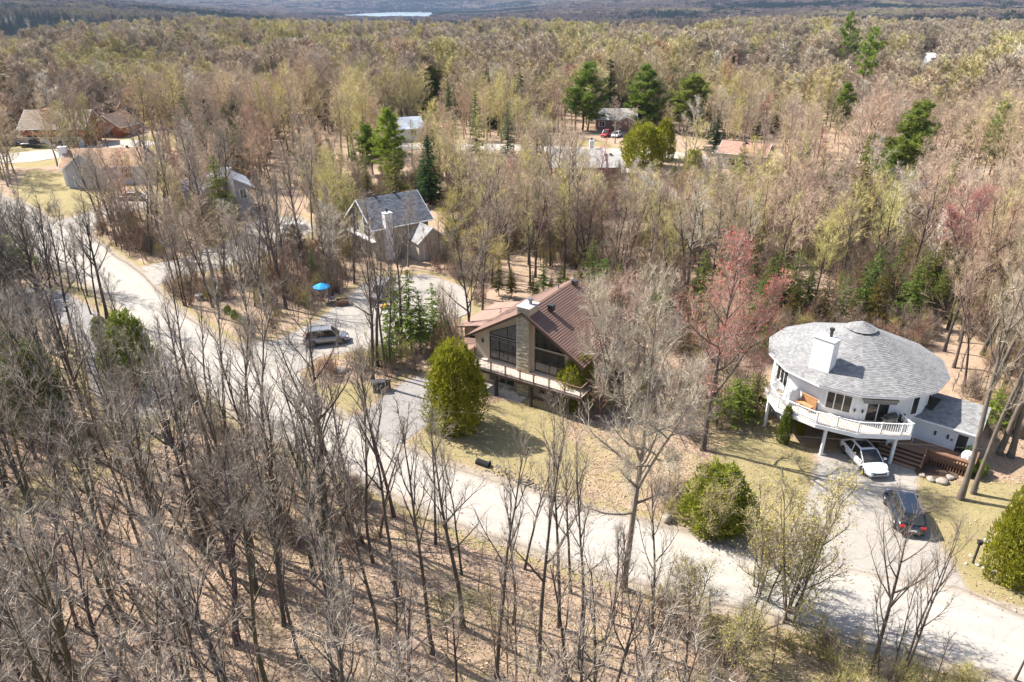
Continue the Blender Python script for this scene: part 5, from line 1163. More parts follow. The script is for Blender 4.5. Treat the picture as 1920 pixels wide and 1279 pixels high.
kit('oak0', bare, seed=84, H=15, clear=.22, nl=15, ang=(35, 78), ll=.52, up=.06, sub=11, tw=7, fine=3, forks=3, r0=.016, tww=.03)
kit('dead0', bare, seed=85, H=16, clear=.5, nl=9, ang=(50, 80), ll=.12, up=.05, sub=3, tw=1, fine=0, r0=.012)
ev = ('bark', 'needles', 'buds')
for s_ in range(3): kit('spruce%d' % s_, spruce, mats=ev, crown='foliage', seed=100+s_, H=12, Rr_=2.3)
for s_ in range(2): kit('fir%d' % s_, spruce, mats=ev, crown='foliage', seed=110+s_, H=12, Rr_=1.6, size=.36, pw=.6)
for s_ in range(3): kit('hemlock%d' % s_, spruce, mats=ev, crown='foliage', seed=120+s_, H=12, Rr_=2.9, start=.22, dens=.75, droop=.28, size=.5, pw=.55, clump=.8)
for s_ in range(3): kit('pine%d' % s_, pine, mats=ev, crown='foliage', seed=130+s_, H=18, Rr_=4.4, nb=52, n_t=26)
kit('roundpine0', pine, mats=ev, crown='foliage', seed=140, H=16, Rr_=4.6, start=.18, nb=110, n_t=34)
kit('roundpine1', pine, mats=ev, crown='foliage', seed=141, H=16, Rr_=4.2, start=.10, nb=110, n_t=34)
kit('cedar0', cedar, mats=ev, crown='foliage', seed=150, n=26000, size=.22, nl=95); kit('cedar1', cedar, mats=ev, crown='foliage', seed=151, n=13000, H=7, Rr_=2.6); kit('cedar2', cedar, mats=ev, crown='foliage', seed=152, n=13000, peak=.3, nl=55)
CONH = {'spruce': 12, 'fir': 12, 'hemlock': 12, 'pine': 18, 'roundpine': 16, 'cedar': 7, 'slim': 12, 'tall': 16, 'wide': 15, 'multi': 10, 'bud': 13, 'budshrub': 6, 'pale': 19, 'maple': 15, 'vase': 16, 'oak': 15, 'dead': 16}
GRN = {'cedar': (.215, .225, .028), 'spruce': (.06, .09, .035), 'fir': (.065, .10, .035), 'hemlock': (.11, .15, .04), 'pine': (.12, .165, .04), 'roundpine': (.10, .14, .035)}
GK = 1.6
BARK = (.15, .125, .105)
def plant_tree(key, x, y, H, label, name='bare_tree', cat='tree', group=None, tint=(.28, .22, .175), bark=BARK, budc=(.38, .36, .08), wide=1.0, rz=None, lean=(0, 0), z=None):
    k0 = key.rstrip('0123456789'); s = H/CONH[k0]
    r_ = thing(name, label, cat, (x, y, (gz(x, y) if z is None else z)-.02), rz if rz is not None else random.uniform(0, 6.28), group, (s*wide, s*wide, s))
    r_.rotation_euler = (lean[0], lean[1], r_.rotation_euler[2])
    a, b_, c_ = KIT[key]
    if tint[1] > tint[0] and tint[1] < .2: tint = tuple(k*(2.1 if k0 in ('roundpine', 'pine', 'fir') else GK) for k in tint)
    link('trunk', a, r_, color=bark); link(b_.name.split('.')[0], b_, r_, color=tint)
    if c_: link('leaf_buds', c_, r_, color=budc)
    return r_
def by_px(base, top):
    """ground position and height of something whose foot and tip are seen at these pixels"""
    p = P(*base); d = math.hypot(p.x*0, p.y)
    dy = (640-top[1])/FPX; dep = (CP+dy*SP, -SP+dy*CP); return p.x, p.y, CAMZ+p.y*dep[1]/dep[0]
random.seed(12)
TAKEN = []; EVS = []
def place(key, base, top, label, wpx=None, **kw):
    x, y, H = by_px(base, top); k0 = key.rstrip('0123456789'); kw.setdefault('tint', GRN.get(k0, (.28, .22, .175)))
    if wpx:
        zc = y*CP+(CAMZ-H/2)*SP; R0 = {'cedar': 3.0, 'spruce': 2.3, 'fir': 1.7, 'hemlock': 2.7, 'pine': 4.4, 'roundpine': 3.6, 'pale': 5.2, 'maple': 5.2, 'vase': 5.2, 'oak': 6.3, 'wide': 4.8}.get(k0, 3.6)
        kw['wide'] = (wpx/2/FPX*zc)/(R0*H/CONH[k0])
    if KIT[key][1].name.startswith('foliage') and wpx: EVS.append(((base[0]-wpx*.33, top[1], base[0]+wpx*.33, base[1]-.3*(base[1]-top[1])), y-2, .1 if y > 75 else .35))
    g_ = gz(x, y); TAKEN.append((x, y)); return plant_tree(key, x, y, H-g_, label, **kw)
# ================================================================ trees one can single out
pl_ = dict(name='bare_tree')
place('vase0', (612, 985), (548, 585), 'tall dark bare tree with forking limbs before the road below the silver grey car', 250, tint=(.20, .165, .14), bark=(.11, .09, .075), lean=(0, -.05))
place('pale0', (1168, 1105), (1142, 560), 'largest pale grey bare tree with dense twiggy crown, before the brown lawn', 275, tint=(.47, .42, .34), bark=(.32, .28, .23))
place('maple0', (1318, 842), (1325, 478), 'red-budding maple with spreading crown standing before the balcony end of the round house', 275, name='maple_tree', tint=(.42, .30, .25), budc=(.55, .16, .15), bark=(.17, .14, .12))
place('tall1', (1800, 936), (1850, 455), 'slimmer trunk of the twin trees on the lawn beside the entrance bed', 190, tint=(.42, .36, .28), bark=(.21, .18, .15), wide=1.3)
place('wide1', (1824, 926), (1880, 480), 'thicker trunk of the twin trees on the lawn beside the entrance bed', 230, tint=(.42, .36, .28), bark=(.21, .18, .15))
place('oak0', (1087, 540), (1085, 362), 'broad dark bare tree with crooked limbs standing behind the chalet roof', 165, tint=(.16, .12, .10), bark=(.08, .06, .05))
place('vase0', (1632, 1262), (1655, 965), 'bare tree in front of the driveway mouth with one straight central stem', 190, tint=(.24, .195, .16), rz=2.1, lean=(0, .02))
place('multi0', (1668, 1290), (1715, 975), 'bare tree with several curved stems in front of the driveway mouth', 200, tint=(.24, .20, .165), wide=1.2)
place('slim2', (1902, 1275), (1905, 1080), 'small bare tree in front of the road beside the stony garden bed corner', 130, tint=(.3, .25, .2))
place('budshrub0', (1480, 1160), (1465, 925), 'pale-stemmed budding tree with crooked limbs hanging over the driveway mouth', 330, name='budding_tree', tint=(.46, .40, .27), bark=(.22, .18, .14), budc=(.42, .38, .10))
place('budshrub1', (1322, 1012), (1335, 880), 'twiggy budding shrub grown through the road side of the cedar by the driveway', 150, name='budding_tree', tint=(.42, .37, .24), budc=(.46, .42, .10))
place('budshrub1', (1420, 1115), (1370, 935), 'budding tree tangled with the cedar at the corner of the road and driveway', 240, name='budding_tree', tint=(.42, .36, .25), budc=(.40, .36, .10))
for bx, by, tx, ty, l_, tn in [(201, 598, 172, 375, 'dark bare tree at the road edge with a cedar shrub at its foot', 'tall0'), (188, 604, 160, 400, 'dark slim tree leaning close beside the trunk at the looping drive mouth', 'slim1'),
      (171, 590, 155, 455, 'short forked dark tree left standing between the trunks at the looping drive mouth', 'slim3')]:
    place(tn, (bx, by), (tx, ty), l_, tint=(.17, .145, .125), bark=(.085, .07, .06))
for k, (bx, by, tx, ty, l_) in enumerate([(700, 722, 668, 455, 'thick trunk of the clump between gravel lot and bins, closest to the silver grey car'), (708, 690, 676, 450, 'second trunk of the clump between gravel lot and bins'),
      (724, 706, 694, 440, 'slender trunk in the middle of the clump between gravel lot and bins'), (752, 668, 705, 430, 'dark forked trunk of the clump at the lot corner by the evergreens'), (735, 700, 712, 470, 'thin pole-like tree at the evergreen side of the trunk clump')]):
    place(['tall2', 'tall0', 'slim0', 'tall3', 'slim4'][k], (bx, by), (tx, ty), l_, tint=(.23, .185, .15), bark=(.13, .105, .085), group='trunk clump between the gravel lot and the bins')
for k, (bx, by, tx, ty) in enumerate([(98, 664, 30, 395), (113, 655, 60, 400), (124, 648, 85, 385), (72, 640, 12, 410), (146, 668, 105, 400), (60, 655, -20, 430), (40, 700, -60, 470)]):
    place(['tall0', 'tall1', 'slim0', 'tall2', 'slim2', 'tall3', 'slim3'][k], (bx, by), (tx, ty), 'tall dark-trunked bare tree in the grove between the looping asphalt drive and the road', tint=(.17, .145, .125), bark=(.09, .075, .065), group='dark grove inside the looping drive')
for k, (bx, by, tx, ty) in enumerate([(1872, 852, 1880, 480), (1895, 858, 1905, 470), (1908, 820, 1925, 440), (1880, 800, 1900, 460), (1845, 760, 1870, 440)]):
    place(['tall0', 'tall3', 'wide0', 'tall1', 'tall2'][k], (bx, by), (tx, ty), 'tall grey-brown trunk in the wood beyond the entrance wing of the round house', tint=(.38, .32, .245), bark=(.20, .17, .135), group='trunks beyond the entrance wing')
place('slim0', (905, 640), (885, 380), 'thin tan bare tree rising in front of the chalet porch', tint=(.36, .30, .23)); place('wide2', (881, 668), (872, 430), 'dark-trunked bare tree at the chalet deck end behind the round cedar', 130, tint=(.36, .31, .25), bark=(.09, .075, .065))
for k, (bx, by, tx, ty) in enumerate([(1140, 720, 1140, 520), (1205, 740, 1190, 530), (1100, 690, 1105, 545), (1170, 700, 1175, 500)]):
    place(['wide0', 'wide1', 'bud0', 'wide2'][k], (bx, by), (tx, ty), 'pinkish bare tree crowding the east side of the chalet roof', 150, tint=(.42, .29, .235), budc=(.5, .25, .16), bark=(.15, .12, .10), group='pinkish trees beside the chalet')
place('wide0', (1128, 772), (1132, 528), 'pinkish bare tree with wide crown covering the east half of the chalet roof', 200, tint=(.46, .335, .275), bark=(.17, .14, .12), rz=.7)
place('wide2', (1190, 790), (1205, 560), 'pinkish bare tree on the brown lawn next to the one covering the chalet roof', 150, tint=(.44, .33, .27), bark=(.16, .135, .115), rz=2)
place('maple0', (1800, 560), (1815, 372), 'rosy-red budding maple high in the wood above the round house roof', 170, name='maple_tree', tint=(.34, .20, .185), budc=(.42, .10, .10), rz=1)
place('bud0', (590, 236), (585, 138), 'bright yellow-green budding tree among grey trees on the far slope', 75, name='budding_tree', tint=(.50, .45, .13), budc=(.62, .56, .08))
place('dead0', (1378, 205), (1376, 95), 'dead grey snag standing above the woods beyond the salmon-roofed house', tint=(.2, .18, .16), bark=(.12, .10, .09), name='dead_tree')
place('bud1', (1405, 345), (1385, 262), 'yellow-green budding birch between the two small spruces by the salmon-roofed house', 60, name='budding_tree', tint=(.5, .46, .16), budc=(.55, .52, .08))
place('bud0', (870, 500), (870, 372), 'yellow budding tree just beyond the steep-roofed house', 110, name='budding_tree', tint=(.44, .38, .16), budc=(.55, .48, .07), rz=3)
place('bud1', (905, 560), (900, 430), 'yellowish budding tree between the steep-roofed house and the chalet', 130, name='budding_tree', tint=(.44, .36, .18), budc=(.52, .44, .08), rz=1)
for k, (bx, by, tx, ty) in enumerate([(1010, 1262, 985, 800), (1048, 1180, 1030, 790), (812, 1228, 760, 770), (868, 1180, 850, 800), (745, 1120, 715, 705), (700, 1060, 690, 690), (1085, 1235, 1090, 850), (930, 1268, 905, 830), (655, 1180, 610, 760), (1218, 1225, 1230, 880)]):
    place(['slim0', 'slim1', 'slim2', 'tall1', 'slim3', 'slim4', 'slim0', 'slim3', 'tall3', 'slim1'][k], (bx, by), (tx, ty), 'tall thin bare tree below the road, its crown reaching up across the pale road surface', tint=(.29, .245, .205), bark=(.14, .12, .10), group='tall thin trees with crowns across the road', wide=.8)
# evergreens
pc_ = dict(name='cedar_bush', cat='cedar')
place('cedar0', (856, 802), (853, 643), 'big egg-shaped yellow-green cedar on the lawn before the chalet', 122, **pc_)
place('cedar1', (255, 728), (252, 586), 'round dark green cedar on the island of the looping asphalt drive', 112, tint=(.10, .125, .022), **pc_)
place('cedar2', (1080, 762), (1082, 658), 'yellow-green cedar hiding the east end of the chalet deck', 82, **pc_)
place('cedar1', (1342, 985), (1345, 872), 'yellow-green cedar at the corner of the lawn by the road and driveway', 150, tint=(.13, .15, .025), **pc_)
place('cedar0', (1900, 1085), (1915, 905), 'bright yellow-green cedar beside the stony garden bed', 120, rz=2, **pc_)
place('cedar2', (1205, 312), (1200, 228), 'broad yellow-green cedar clump beside the brick bungalow driveway', 92, **pc_)
place('cedar1', (1242, 300), (1248, 222), 'smaller yellow-green cedar joined behind the broad clump near the bungalow', 50, **pc_)
place('cedar2', (1295, 350), (1290, 278), 'leaning green cedar between the broad clump and the twin small spruces', 46, **pc_)
place('cedar1', (1468, 830), (1462, 760), 'small dark green cedar under the balcony corner of the round house', 32, tint=(.07, .09, .02), **pc_)
place('cedar2', (1500, 815), (1497, 770), 'tiny cedar before the carport post of the round house', 20, **pc_)
place('cedar1', (20, 760), (15, 620), 'dark green cedar half hidden by bare twigs beside the looping drive', 120, tint=(.085, .105, .025), **pc_)
place('cedar2', (85, 800), (80, 640), 'dark olive cedar before the looping drive, twigs in front', 120, tint=(.085, .105, .025), **pc_)
place('cedar1', (195, 640), (205, 592), 'low dark cedar shrub at the foot of the tree at the drive mouth', 40, tint=(.07, .09, .02), **pc_)
hp = dict(name='hemlock_tree', cat='hemlock')
for k, (bx, by, tx, ty, w_, l_) in enumerate([(745, 655, 742, 500, 60, 'tall dark hemlock nearest the gravel lot in the evergreen group before the chalet'), (772, 664, 765, 505, 66, 'dark hemlock with long bare trunk amid the evergreen group before the chalet'),
       (790, 668, 800, 545, 60, 'hemlock of the evergreen group closest to the big egg-shaped cedar'), (815, 650, 812, 530, 60, 'hemlock of the evergreen group nearest the chalet porch'), (732, 690, 722, 590, 50, 'small light green hemlock at the front of the evergreen group')]):
    place('hemlock%d' % (k % 3), (bx, by), (tx, ty), l_, w_, group='evergreens before the chalet', **hp)
sp = dict(name='spruce_tree', cat='spruce')
place('fir0', (893, 290), (892, 170), 'narrow dark spruce standing taller of the pair west of the bright street', 34, tint=(.04, .065, .028), **sp)
place('fir1', (952, 300), (946, 190), 'narrow grey-green spruce of the pair nearer the bright street', 34, tint=(.055, .075, .045), **sp)
place('spruce0', (806, 385), (797, 264), 'dark pointed spruce behind the ridge of the steep-roofed house', 70, tint=(.035, .06, .025), **sp)
place('spruce1', (1338, 290), (1344, 206), 'dark pointed spruce with full skirt behind the salmon-roofed house', 48, tint=(.03, .05, .025), **sp)
place('spruce2', (1385, 345), (1384, 262), 'small blue-green spruce in front of the salmon-roofed house wall', 36, tint=(.05, .08, .045), **sp)
place('fir0', (1405, 570), (1404, 442), 'slim dark spruce standing among bare trees behind the red-budding maple', 36, tint=(.05, .075, .02), **sp)
place('fir1', (1263, 345), (1261, 300), 'tiny dark spruce at the edge of the bungalow driveway', 20, **sp)
place('spruce1', (842, 235), (842, 140), 'dark upright spruce behind the green cedar clump of the far slope', 26, **sp)
pp = dict(name='pine_tree', cat='pine')
place('roundpine0', (1092, 245), (1090, 118), 'big round dense pine across the street from the brick bungalow', 70, tint=(.065, .10, .02), **pp)
place('roundpine1', (1212, 245), (1215, 122), 'big dense pine directly behind the broad cedar clump', 74, tint=(.07, .10, .022), **pp)
place('roundpine0', (1288, 250), (1284, 138), 'wide olive-green pine next to the big dense pine by the street', 78, tint=(.10, .12, .035), rz=2, **pp)
place('pine0', (1610, 190), (1609, 50), 'tallest lone pine with open layered branches on the far rise', 62, tint=(.09, .13, .025), **pp)
place('pine1', (1583, 160), (1582, 22), 'lone pine behind the tallest pine on the far rise, its top above the hills', 48, tint=(.075, .11, .025), **pp)
place('roundpine1', (1578, 248), (1577, 155), 'round-topped green pine below the two lone pines', 42, tint=(.08, .115, .022), rz=1, **pp)
place('roundpine0', (1672, 385), (1672, 188), 'large full green pine in the mid woods above the round house', 86, tint=(.09, .115, .03), rz=3, **pp)
place('hemlock1', (1595, 430), (1597, 252), 'shaggy olive hemlock in the mid woods left of the large full pine', 52, tint=(.10, .12, .03), **hp)
place('pine2', (1850, 345), (1856, 190), 'tall slanting green pine beside the far woods edge past the large full pine', 60, tint=(.085, .115, .04), **pp)
place('roundpine1', (735, 345), (730, 205), 'bright green conifer clump standing behind the blue-roofed house', 62, tint=(.11, .145, .025), **pp)
place('roundpine0', (700, 330), (703, 232), 'dark green conifer at the side of the bright green clump by the blue roof', 50, tint=(.07, .10, .02), rz=1, **pp)
place('hemlock0', (745, 385), (742, 278), 'olive hemlock between the blue roof and the dark pointed spruce', 52, tint=(.10, .105, .035), **hp)
place('hemlock2', (424, 440), (426, 292), 'tall olive hemlock hiding the side of the grey hipped house', 60, tint=(.10, .12, .028), **hp)
place('roundpine1', (812, 205), (810, 122), 'green rounded pine on the far slope behind the upright spruce', 46, tint=(.08, .11, .02), rz=2, **pp)
place('roundpine0', (15, 560), (5, 420), 'grey-green pine crown at the edge of the looping drive grove', 110, tint=(.07, .085, .045), rz=2, **pp)
place('roundpine1', (1493, 115), (1490, 75), 'small round green pine on the skyline of the far rise', 30, **pp)
place('hemlock1', (1375, 792), (1372, 712), 'spreading green hemlock beside the trunk of the red-budding maple', 100, tint=(.10, .13, .03), **hp)
place('hemlock2', (1412, 770), (1410, 700), 'low green hemlock against the balcony end of the round house', 80, tint=(.10, .13, .03), **hp)
for k, (bx, by, tx, ty) in enumerate([(1855, 800, 1855, 730), (1830, 890, 1832, 862)]):
    place('hemlock0' if k == 0 else 'cedar2', (bx, by), (tx, ty), ['light green hemlock beyond the entrance wing between the twin trunks', 'small bright green shrub in the shade beside the entrance wing'][k], 60-22*k, tint=(.13, .18, .03), **(hp if k == 0 else pc_))
rn = random.Random(77)
for k in range(60):
    bx = rn.uniform(1100, 1790); by = rn.uniform(560, 690) if bx < 1430 else rn.uniform(560, 615)
    x, y, H = by_px((bx, by), (bx, by-rn.uniform(55, 125)))
    if min(math.hypot(x-a, y-b_) for a, b_ in TAKEN) < 1.4: continue
    TAKEN.append((x, y)); EVS.append(((bx-14, by-60, bx+14, by-15), y-1, .3)); plant_tree('hemlock%d' % (k % 3), x, y, H, 'young green hemlock growing under the bare trees behind chalet and round house', tint=(.10*rn.uniform(.7, 1.3), .11*rn.uniform(.75, 1.2), .034), group='understory hemlocks', **hp)
for k in range(40):
    bx = rn.uniform(440, 1000); by = rn.uniform(245, 330) if rn.random() < .5 else rn.uniform(540, 560)
    if by > 500: bx = rn.uniform(880, 1240)
    x, y, H = by_px((bx, by), (bx, by-rn.uniform(14, 34)*(2 if by > 500 else 1))); TAKEN.append((x, y))
    plant_tree('hemlock%d' % (k % 3), x, y, H, 'small olive evergreen scattered in the mid woods around the steep-roofed house', tint=(.10*rn.uniform(.7, 1.2), .12*rn.uniform(.7, 1.1), .035), group='scattered mid-wood evergreens', **hp)
for k, (bx, by, h_) in enumerate([(1470, 420, 70), (1505, 330, 60), (1540, 440, 80), (1620, 480, 75), (1700, 330, 70), (1735, 300, 60), (1760, 430, 80), (1790, 260, 50), (1655, 420, 60), (1450, 260, 44), (1520, 210, 36), (1640, 160, 34), (1780, 200, 40), (1570, 360, 60),
        (1010, 180, 44), (1030, 150, 30), (1065, 140, 30), (1300, 180, 44), (1330, 150, 26), (1000, 420, 50), (1180, 400, 50), (1215, 470, 60), (620, 300, 46), (570, 340, 50), (560, 480, 60), (660, 300, 54), (360, 150, 30), (480, 110, 26), (520, 260, 40), (905, 400, 50), (1120, 460, 44), (870, 355, 74), (690, 372, 60), (640, 425, 56), (850, 470, 60), (588, 520, 60), (530, 560, 50), (1240, 420, 60), (1690, 520, 80), (1760, 560, 80), (1350, 520, 80), (1880, 400, 80), (1830, 480, 70), (720, 130, 30), (1110, 95, 24), (1420, 120, 28), (980, 95, 26), (780, 100, 28), (330, 90, 24), (1370, 420, 60), (1480, 500, 60)]):
    x, y, H = by_px((bx, by), (bx, by-h_)); H -= gz(x, y); TAKEN.append((x, y)); EVS.append(((bx-9, by-h_, bx+9, by-h_*.3), y-1, .2))
    plant_tree(['fir0', 'hemlock0', 'spruce1', 'hemlock2', 'roundpine1'][k % 5], x, y, H, 'dark evergreen standing singly among leafless trees on the far slope', tint=(.075*rn.uniform(.7, 1.5), .10*rn.uniform(.8, 1.3), .03), group='single evergreens on the far slope', name='evergreen_tree', cat='evergreen', wide=rn.uniform(1.0, 1.5))
# hedge shrubs along the roadside bank
for k, (bx, by) in enumerate([(428, 590), (440, 598), (452, 606), (464, 613)]):
    q = P(bx, by); plant_tree('cedar2', q.x, q.y, 1.1, 'low green shrub in the row along the roadside bank next to the standing person', name='shrub', cat='shrub', group='roadside shrubs', tint=(.12, .16, .03)); TAKEN.append((q.x, q.y))
# ================================================================ the leafless wood round about
SEE = EVS+[((1428, 598, 1800, 885), 53, 0), ((885, 590, 1050, 760), 57, 0), ((868, 540, 1062, 600), 57, .3), ((645, 355, 815, 490), 97, .55), ((450, 322, 560, 440), 118, .25), ((165, 260, 325, 380), 140, .5), ((55, 200, 195, 280), 180, .7), ((185, 214, 255, 262), 195, .7),
 ((1030, 276, 1155, 325), 144, .05), ((950, 266, 1210, 292), 160, .3), ((1120, 204, 1196, 262), 200, .25), ((1360, 258, 1440, 325), 150, .12), ((1730, 90, 1764, 119), 560, .0), ((1460, 140, 1505, 168), 304, .15), ((740, 230, 775, 262), 190, .2),
 ((620, 535, 860, 650), 66, .75), ((1530, 830, 1770, 1080), 45, .12), ((560, 610, 660, 670), 66, .1), ((1585, 0, 1640, 140), 270, 0), ((1560, 0, 1605, 90), 330, 0), ((1155, 225, 1270, 310), 165, .0), ((1055, 118, 1130, 205), 190, .05), ((1175, 120, 1325, 225), 190, .08),
 ((1320, 205, 1362, 280), 160, .05), ((1366, 262, 1402, 330), 140, .05), ((876, 168, 910, 275), 180, .1), ((935, 190, 968, 285), 175, .1), ((770, 262, 832, 365), 130, .1), ((695, 205, 770, 330), 160, .15), ((1640, 188, 1705, 310), 120, .15), ((1575, 250, 1620, 330), 105, .2),
 ((1560, 155, 1600, 225), 180, .1), ((1832, 190, 1880, 270), 130, .2), ((560, 138, 615, 215), 200, .1), ((798, 635, 912, 805), 49, .25), ((205, 585, 315, 720), 58, .45), ((1280, 480, 1360, 840), 49, .25), ((240, 360, 272, 380), 125, .1), ((590, 528, 620, 560), 75, .1),
 ((1240, 950, 1270, 990), 40, .3), ((200, 410, 560, 700), 48, .7), ((560, 700, 1300, 960), 40, .62), ((1060, 760, 1320, 960), 52, .5), ((640, 22, 820, 44), 3300, 1)]
def visible_ok(x, y, H, rn_, cr=.22):
    d_ = y; tx, ty = proj(x, y, H); bx, by = proj(x, y, H*.35); zc = y*CP+CAMZ*SP; rpx = cr*H*FPX/zc
    for (x0, y0, x1, y1), D_, keep in SEE:
        if d_ < D_ and tx+rpx > x0 and tx-rpx < x1 and by > y0 and ty < y1:
            if rn_.random() > keep: return False
    return True
rgw = np.random.default_rng(99); N = 90000
ra = np.sqrt(rgw.uniform(17**2, 135**2, N)); aa = rgw.uniform(-.86, .86, N); CX, CY = ra*np.sin(aa), ra*np.cos(aa)
fa = flat_amount(CX, CY); la = np.full(N, 9.); 
for p, a in LPOLY[:7]+LPOLY[8:11]: la = np.minimum(la, sdf(CX, CY, p))
for p, a in TPOLY: la = np.minimum(la, sdf(CX, CY, p))
ok = (fa > 1.3) & (la > .3); CX, CY = CX[ok], CY[ok]
rlx = np.array([proj(a, b_, 0) for a, b_ in rl])
grid = {}; PTS = []
rn = random.Random(3)
for a, b_ in TAKEN: grid.setdefault((int(a//5), int(b_//5)), []).append((a, b_))
for x, y in zip(CX, CY):
    px, py = proj(x, y, 0); near_side = py > np.interp(px, rlx[:, 0], rlx[:, 1])
    if near_side:
        if px < 700: s_, Hh_, ks = 2.25, rn.uniform(9.5, 15.5), ['slim0', 'slim1', 'slim2', 'slim3', 'slim4', 'slim0', 'multi0', 'tall2']
        elif px < 1250: s_, Hh_, ks = 2.6, rn.uniform(7, 13.5), ['slim0', 'slim1', 'slim2', 'slim3', 'slim4', 'multi1']
        else: s_, Hh_, ks = 3.8, rn.uniform(3.2, 5.5), ['budshrub0', 'budshrub1', 'multi0', 'multi1']
        if py < 800 and px < 420: Hh_ *= .8
        zone = 0 if px < 420 else 1 if px < 1250 else 2
    elif px < 640: s_, Hh_, ks, zone = 2.7, rn.uniform(9, 15), ['slim0', 'slim1', 'tall0', 'tall1', 'slim3', 'tall3', 'multi0'], 3
    elif px < 900: s_, Hh_, ks, zone = 3.8, rn.uniform(9, 15), ['tall0', 'tall1', 'slim3', 'wide0', 'bud0'], 4
    elif py > 760: s_, Hh_, ks, zone = 8, rn.uniform(2.5, 4), ['multi0', 'multi1'], 5
    else: s_, Hh_, ks, zone = 2.9, rn.uniform(9, 14.5), ['tall0', 'tall1', 'tall2', 'tall3', 'wide0', 'wide1', 'bud1'], 6
    gx, gy = int(x//5), int(y//5); bad = False
    for i_ in (-1, 0, 1):
        for j_ in (-1, 0, 1):
            for a, b_ in grid.get((gx+i_, gy+j_), ()):
                if (a-x)**2+(b_-y)**2 < s_*s_: bad = True; break
    if bad or not visible_ok(x, y, Hh_, rn): continue
    grid.setdefault((gx, gy), []).append((x, y)); PTS.append((x, y, Hh_, rn.choice(ks), zone, px, py))
PTS.sort(key=lambda t: -t[2]/math.hypot(t[0], t[1]))
inview = [p for p in PTS if -80 < p[5] < 2000 and proj(p[0], p[1], p[2]*.8)[1] < 1290]
ZN = ['', '', 'on the verge across from the round house driveway', '', 'between the gravel lot and the steep-roofed house', 'on the brown lawn between chalet and round house', '']
def tint_at(x, y, rn_, near):
    u = fbm(np.array([x/30.]), np.array([y/30.]), 60, 3)[0]; v = fbm(np.array([x/22.]), np.array([y/22.]), 90, 3)[0]; g = rn_.uniform(.82, 1.18)
    if near: c = (.28, .24, .20) if rn_.random() < .4 else (.38, .335, .285)
    else:
        w_ = rn_.random()*.42+u*1.25-.34
        c = (.345, .285, .23) if w_ < .3 else (.45, .36, .275) if w_ < .52 else (.50, .405, .285) if w_ < .78 else (.51, .445, .25)
        if x > 14 and y < 150 and rn_.random() < .4: c = (.48, .365, .285)
        if v > .60 and rn_.random() < .4: c = (.47, .335, .24)
        if math.hypot(x, y) > 170 and rn_.random() < (.12 if x < 40 else .03): c = (.54, .48, .22)
        if 78 < y < 210 and -40 < x < 60 and rn_.random() < .30: c = (.50, .455, .19)
        if rn_.random() < .02: c = (.42, .21, .18)
        if rn_.random() < .035: c = (.50, .46, .20)
    if not near and rn_.random() < .04: c = (.58, .54, .46)
    if not near:
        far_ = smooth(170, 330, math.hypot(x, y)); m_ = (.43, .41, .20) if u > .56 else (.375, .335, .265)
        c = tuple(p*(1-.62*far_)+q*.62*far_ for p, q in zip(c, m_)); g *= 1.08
    return tuple(k*g for k in c)
NIND = 255
ind = inview[:NIND]; ids = {id(p) for p in ind}; rest = [p for p in PTS if id(p) not in ids]
for x, y, H, key, z_, px, py in ind:
    t_ = tint_at(x, y, rn, z_ in (0, 1, 3)); bk = tuple(k*rn.uniform(.8, 1.25) for k in (.125, .105, .088))
    if z_ == 2: t_ = (.38, .335, .215)
    tone = 'rosy' if t_[0] > 1.42*t_[1] else 'yellowish' if t_[1] > .83*t_[0] and t_[2] < .62*t_[1] else 'dark grey-brown' if t_[0] < .33 else 'pale tan' if t_[0] > .44 else 'grey-tan'
    form = {'sli': 'slender', 'tal': 'straight-stemmed', 'wid': 'wide forked', 'mul': 'many-stemmed', 'bud': 'budding'}[key[:3]]
    zl = ZN[z_] if z_ != 6 else ('in the wood close behind the chalet roof' if px < 1070 else 'in the wood between chalet and round house' if px < 1430 else 'in the wood rising behind the round house' if px < 1790 else 'in the wood past the entrance wing')
    if z_ == 1: zl = ['below the road bend, facing the gravel lot', 'below the road, facing the chalet', 'below the road, facing the brown lawn'][0 if px < 690 else 1 if px < 960 else 2]
    if z_ == 0: zl = 'in the crowded wood below the looping drive' if py < 1010 else 'in the crowded wood lowest below the looping drive'
    if z_ == 3: zl = 'in the strip between road and upper driveway' if py > 480 else 'in the strip beside the tan-roofed house driveway'
    plant_tree(key, x, y, H, tone+' '+form+(' tree ' if 'bud' in key else ' bare tree ')+zl, group=tone+' '+form+' trees '+zl, tint=t_, bark=bk, lean=(rn.gauss(0, .045), rn.gauss(0, .045)), wide=rn.uniform(.85, 1.15), name='budding_tree' if 'bud' in key else 'bare_tree', budc=(.42, .37, .10))
print('PTS', len(PTS), 'individual', len(ind), 'rest', len(rest))
# ---- everything farther: one woodland
LOD = []
def lod(vf, mats, mi):
    me = mesh_np('woodland_tree', vf[0], vf[1], [M[k] for k in mats], mi); o = bpy.data.objects.new('w%03d' % len(LOD), me); LOD.append(o); return len(LOD)-1
def joined(a, b_, m0='far_bark', m1='far_twigs'):
    v, f = merge([a, b_]); return lod((v, f), [m0, m1], np.r_[np.zeros(len(a[1])), np.ones(len(b_[1]))].astype(int))
MID = [joined(*bare(200+s_, H=14, clear=.27, nl=17, ang=(16, 62), ll=.36, up=.13, sub=8, tw=8, fine=2, lod=1, tww=.032, twl=.9, r0=.011)[:2]) for s_ in range(6)]
FAR = [joined(*bare(220+s_, H=14, clear=.28, nl=14, ang=(14, 66), ll=.38, up=.13, sub=9, tw=13, fine=0, lod=2, tww=.10, twl=1.25, r0=.014)[:2]) for s_ in range(5)]
def simple_con(seed, fn, **kw): a, b_, _ = fn(seed=seed, **kw); return joined(a, b_, 'far_bark', 'far_needles')
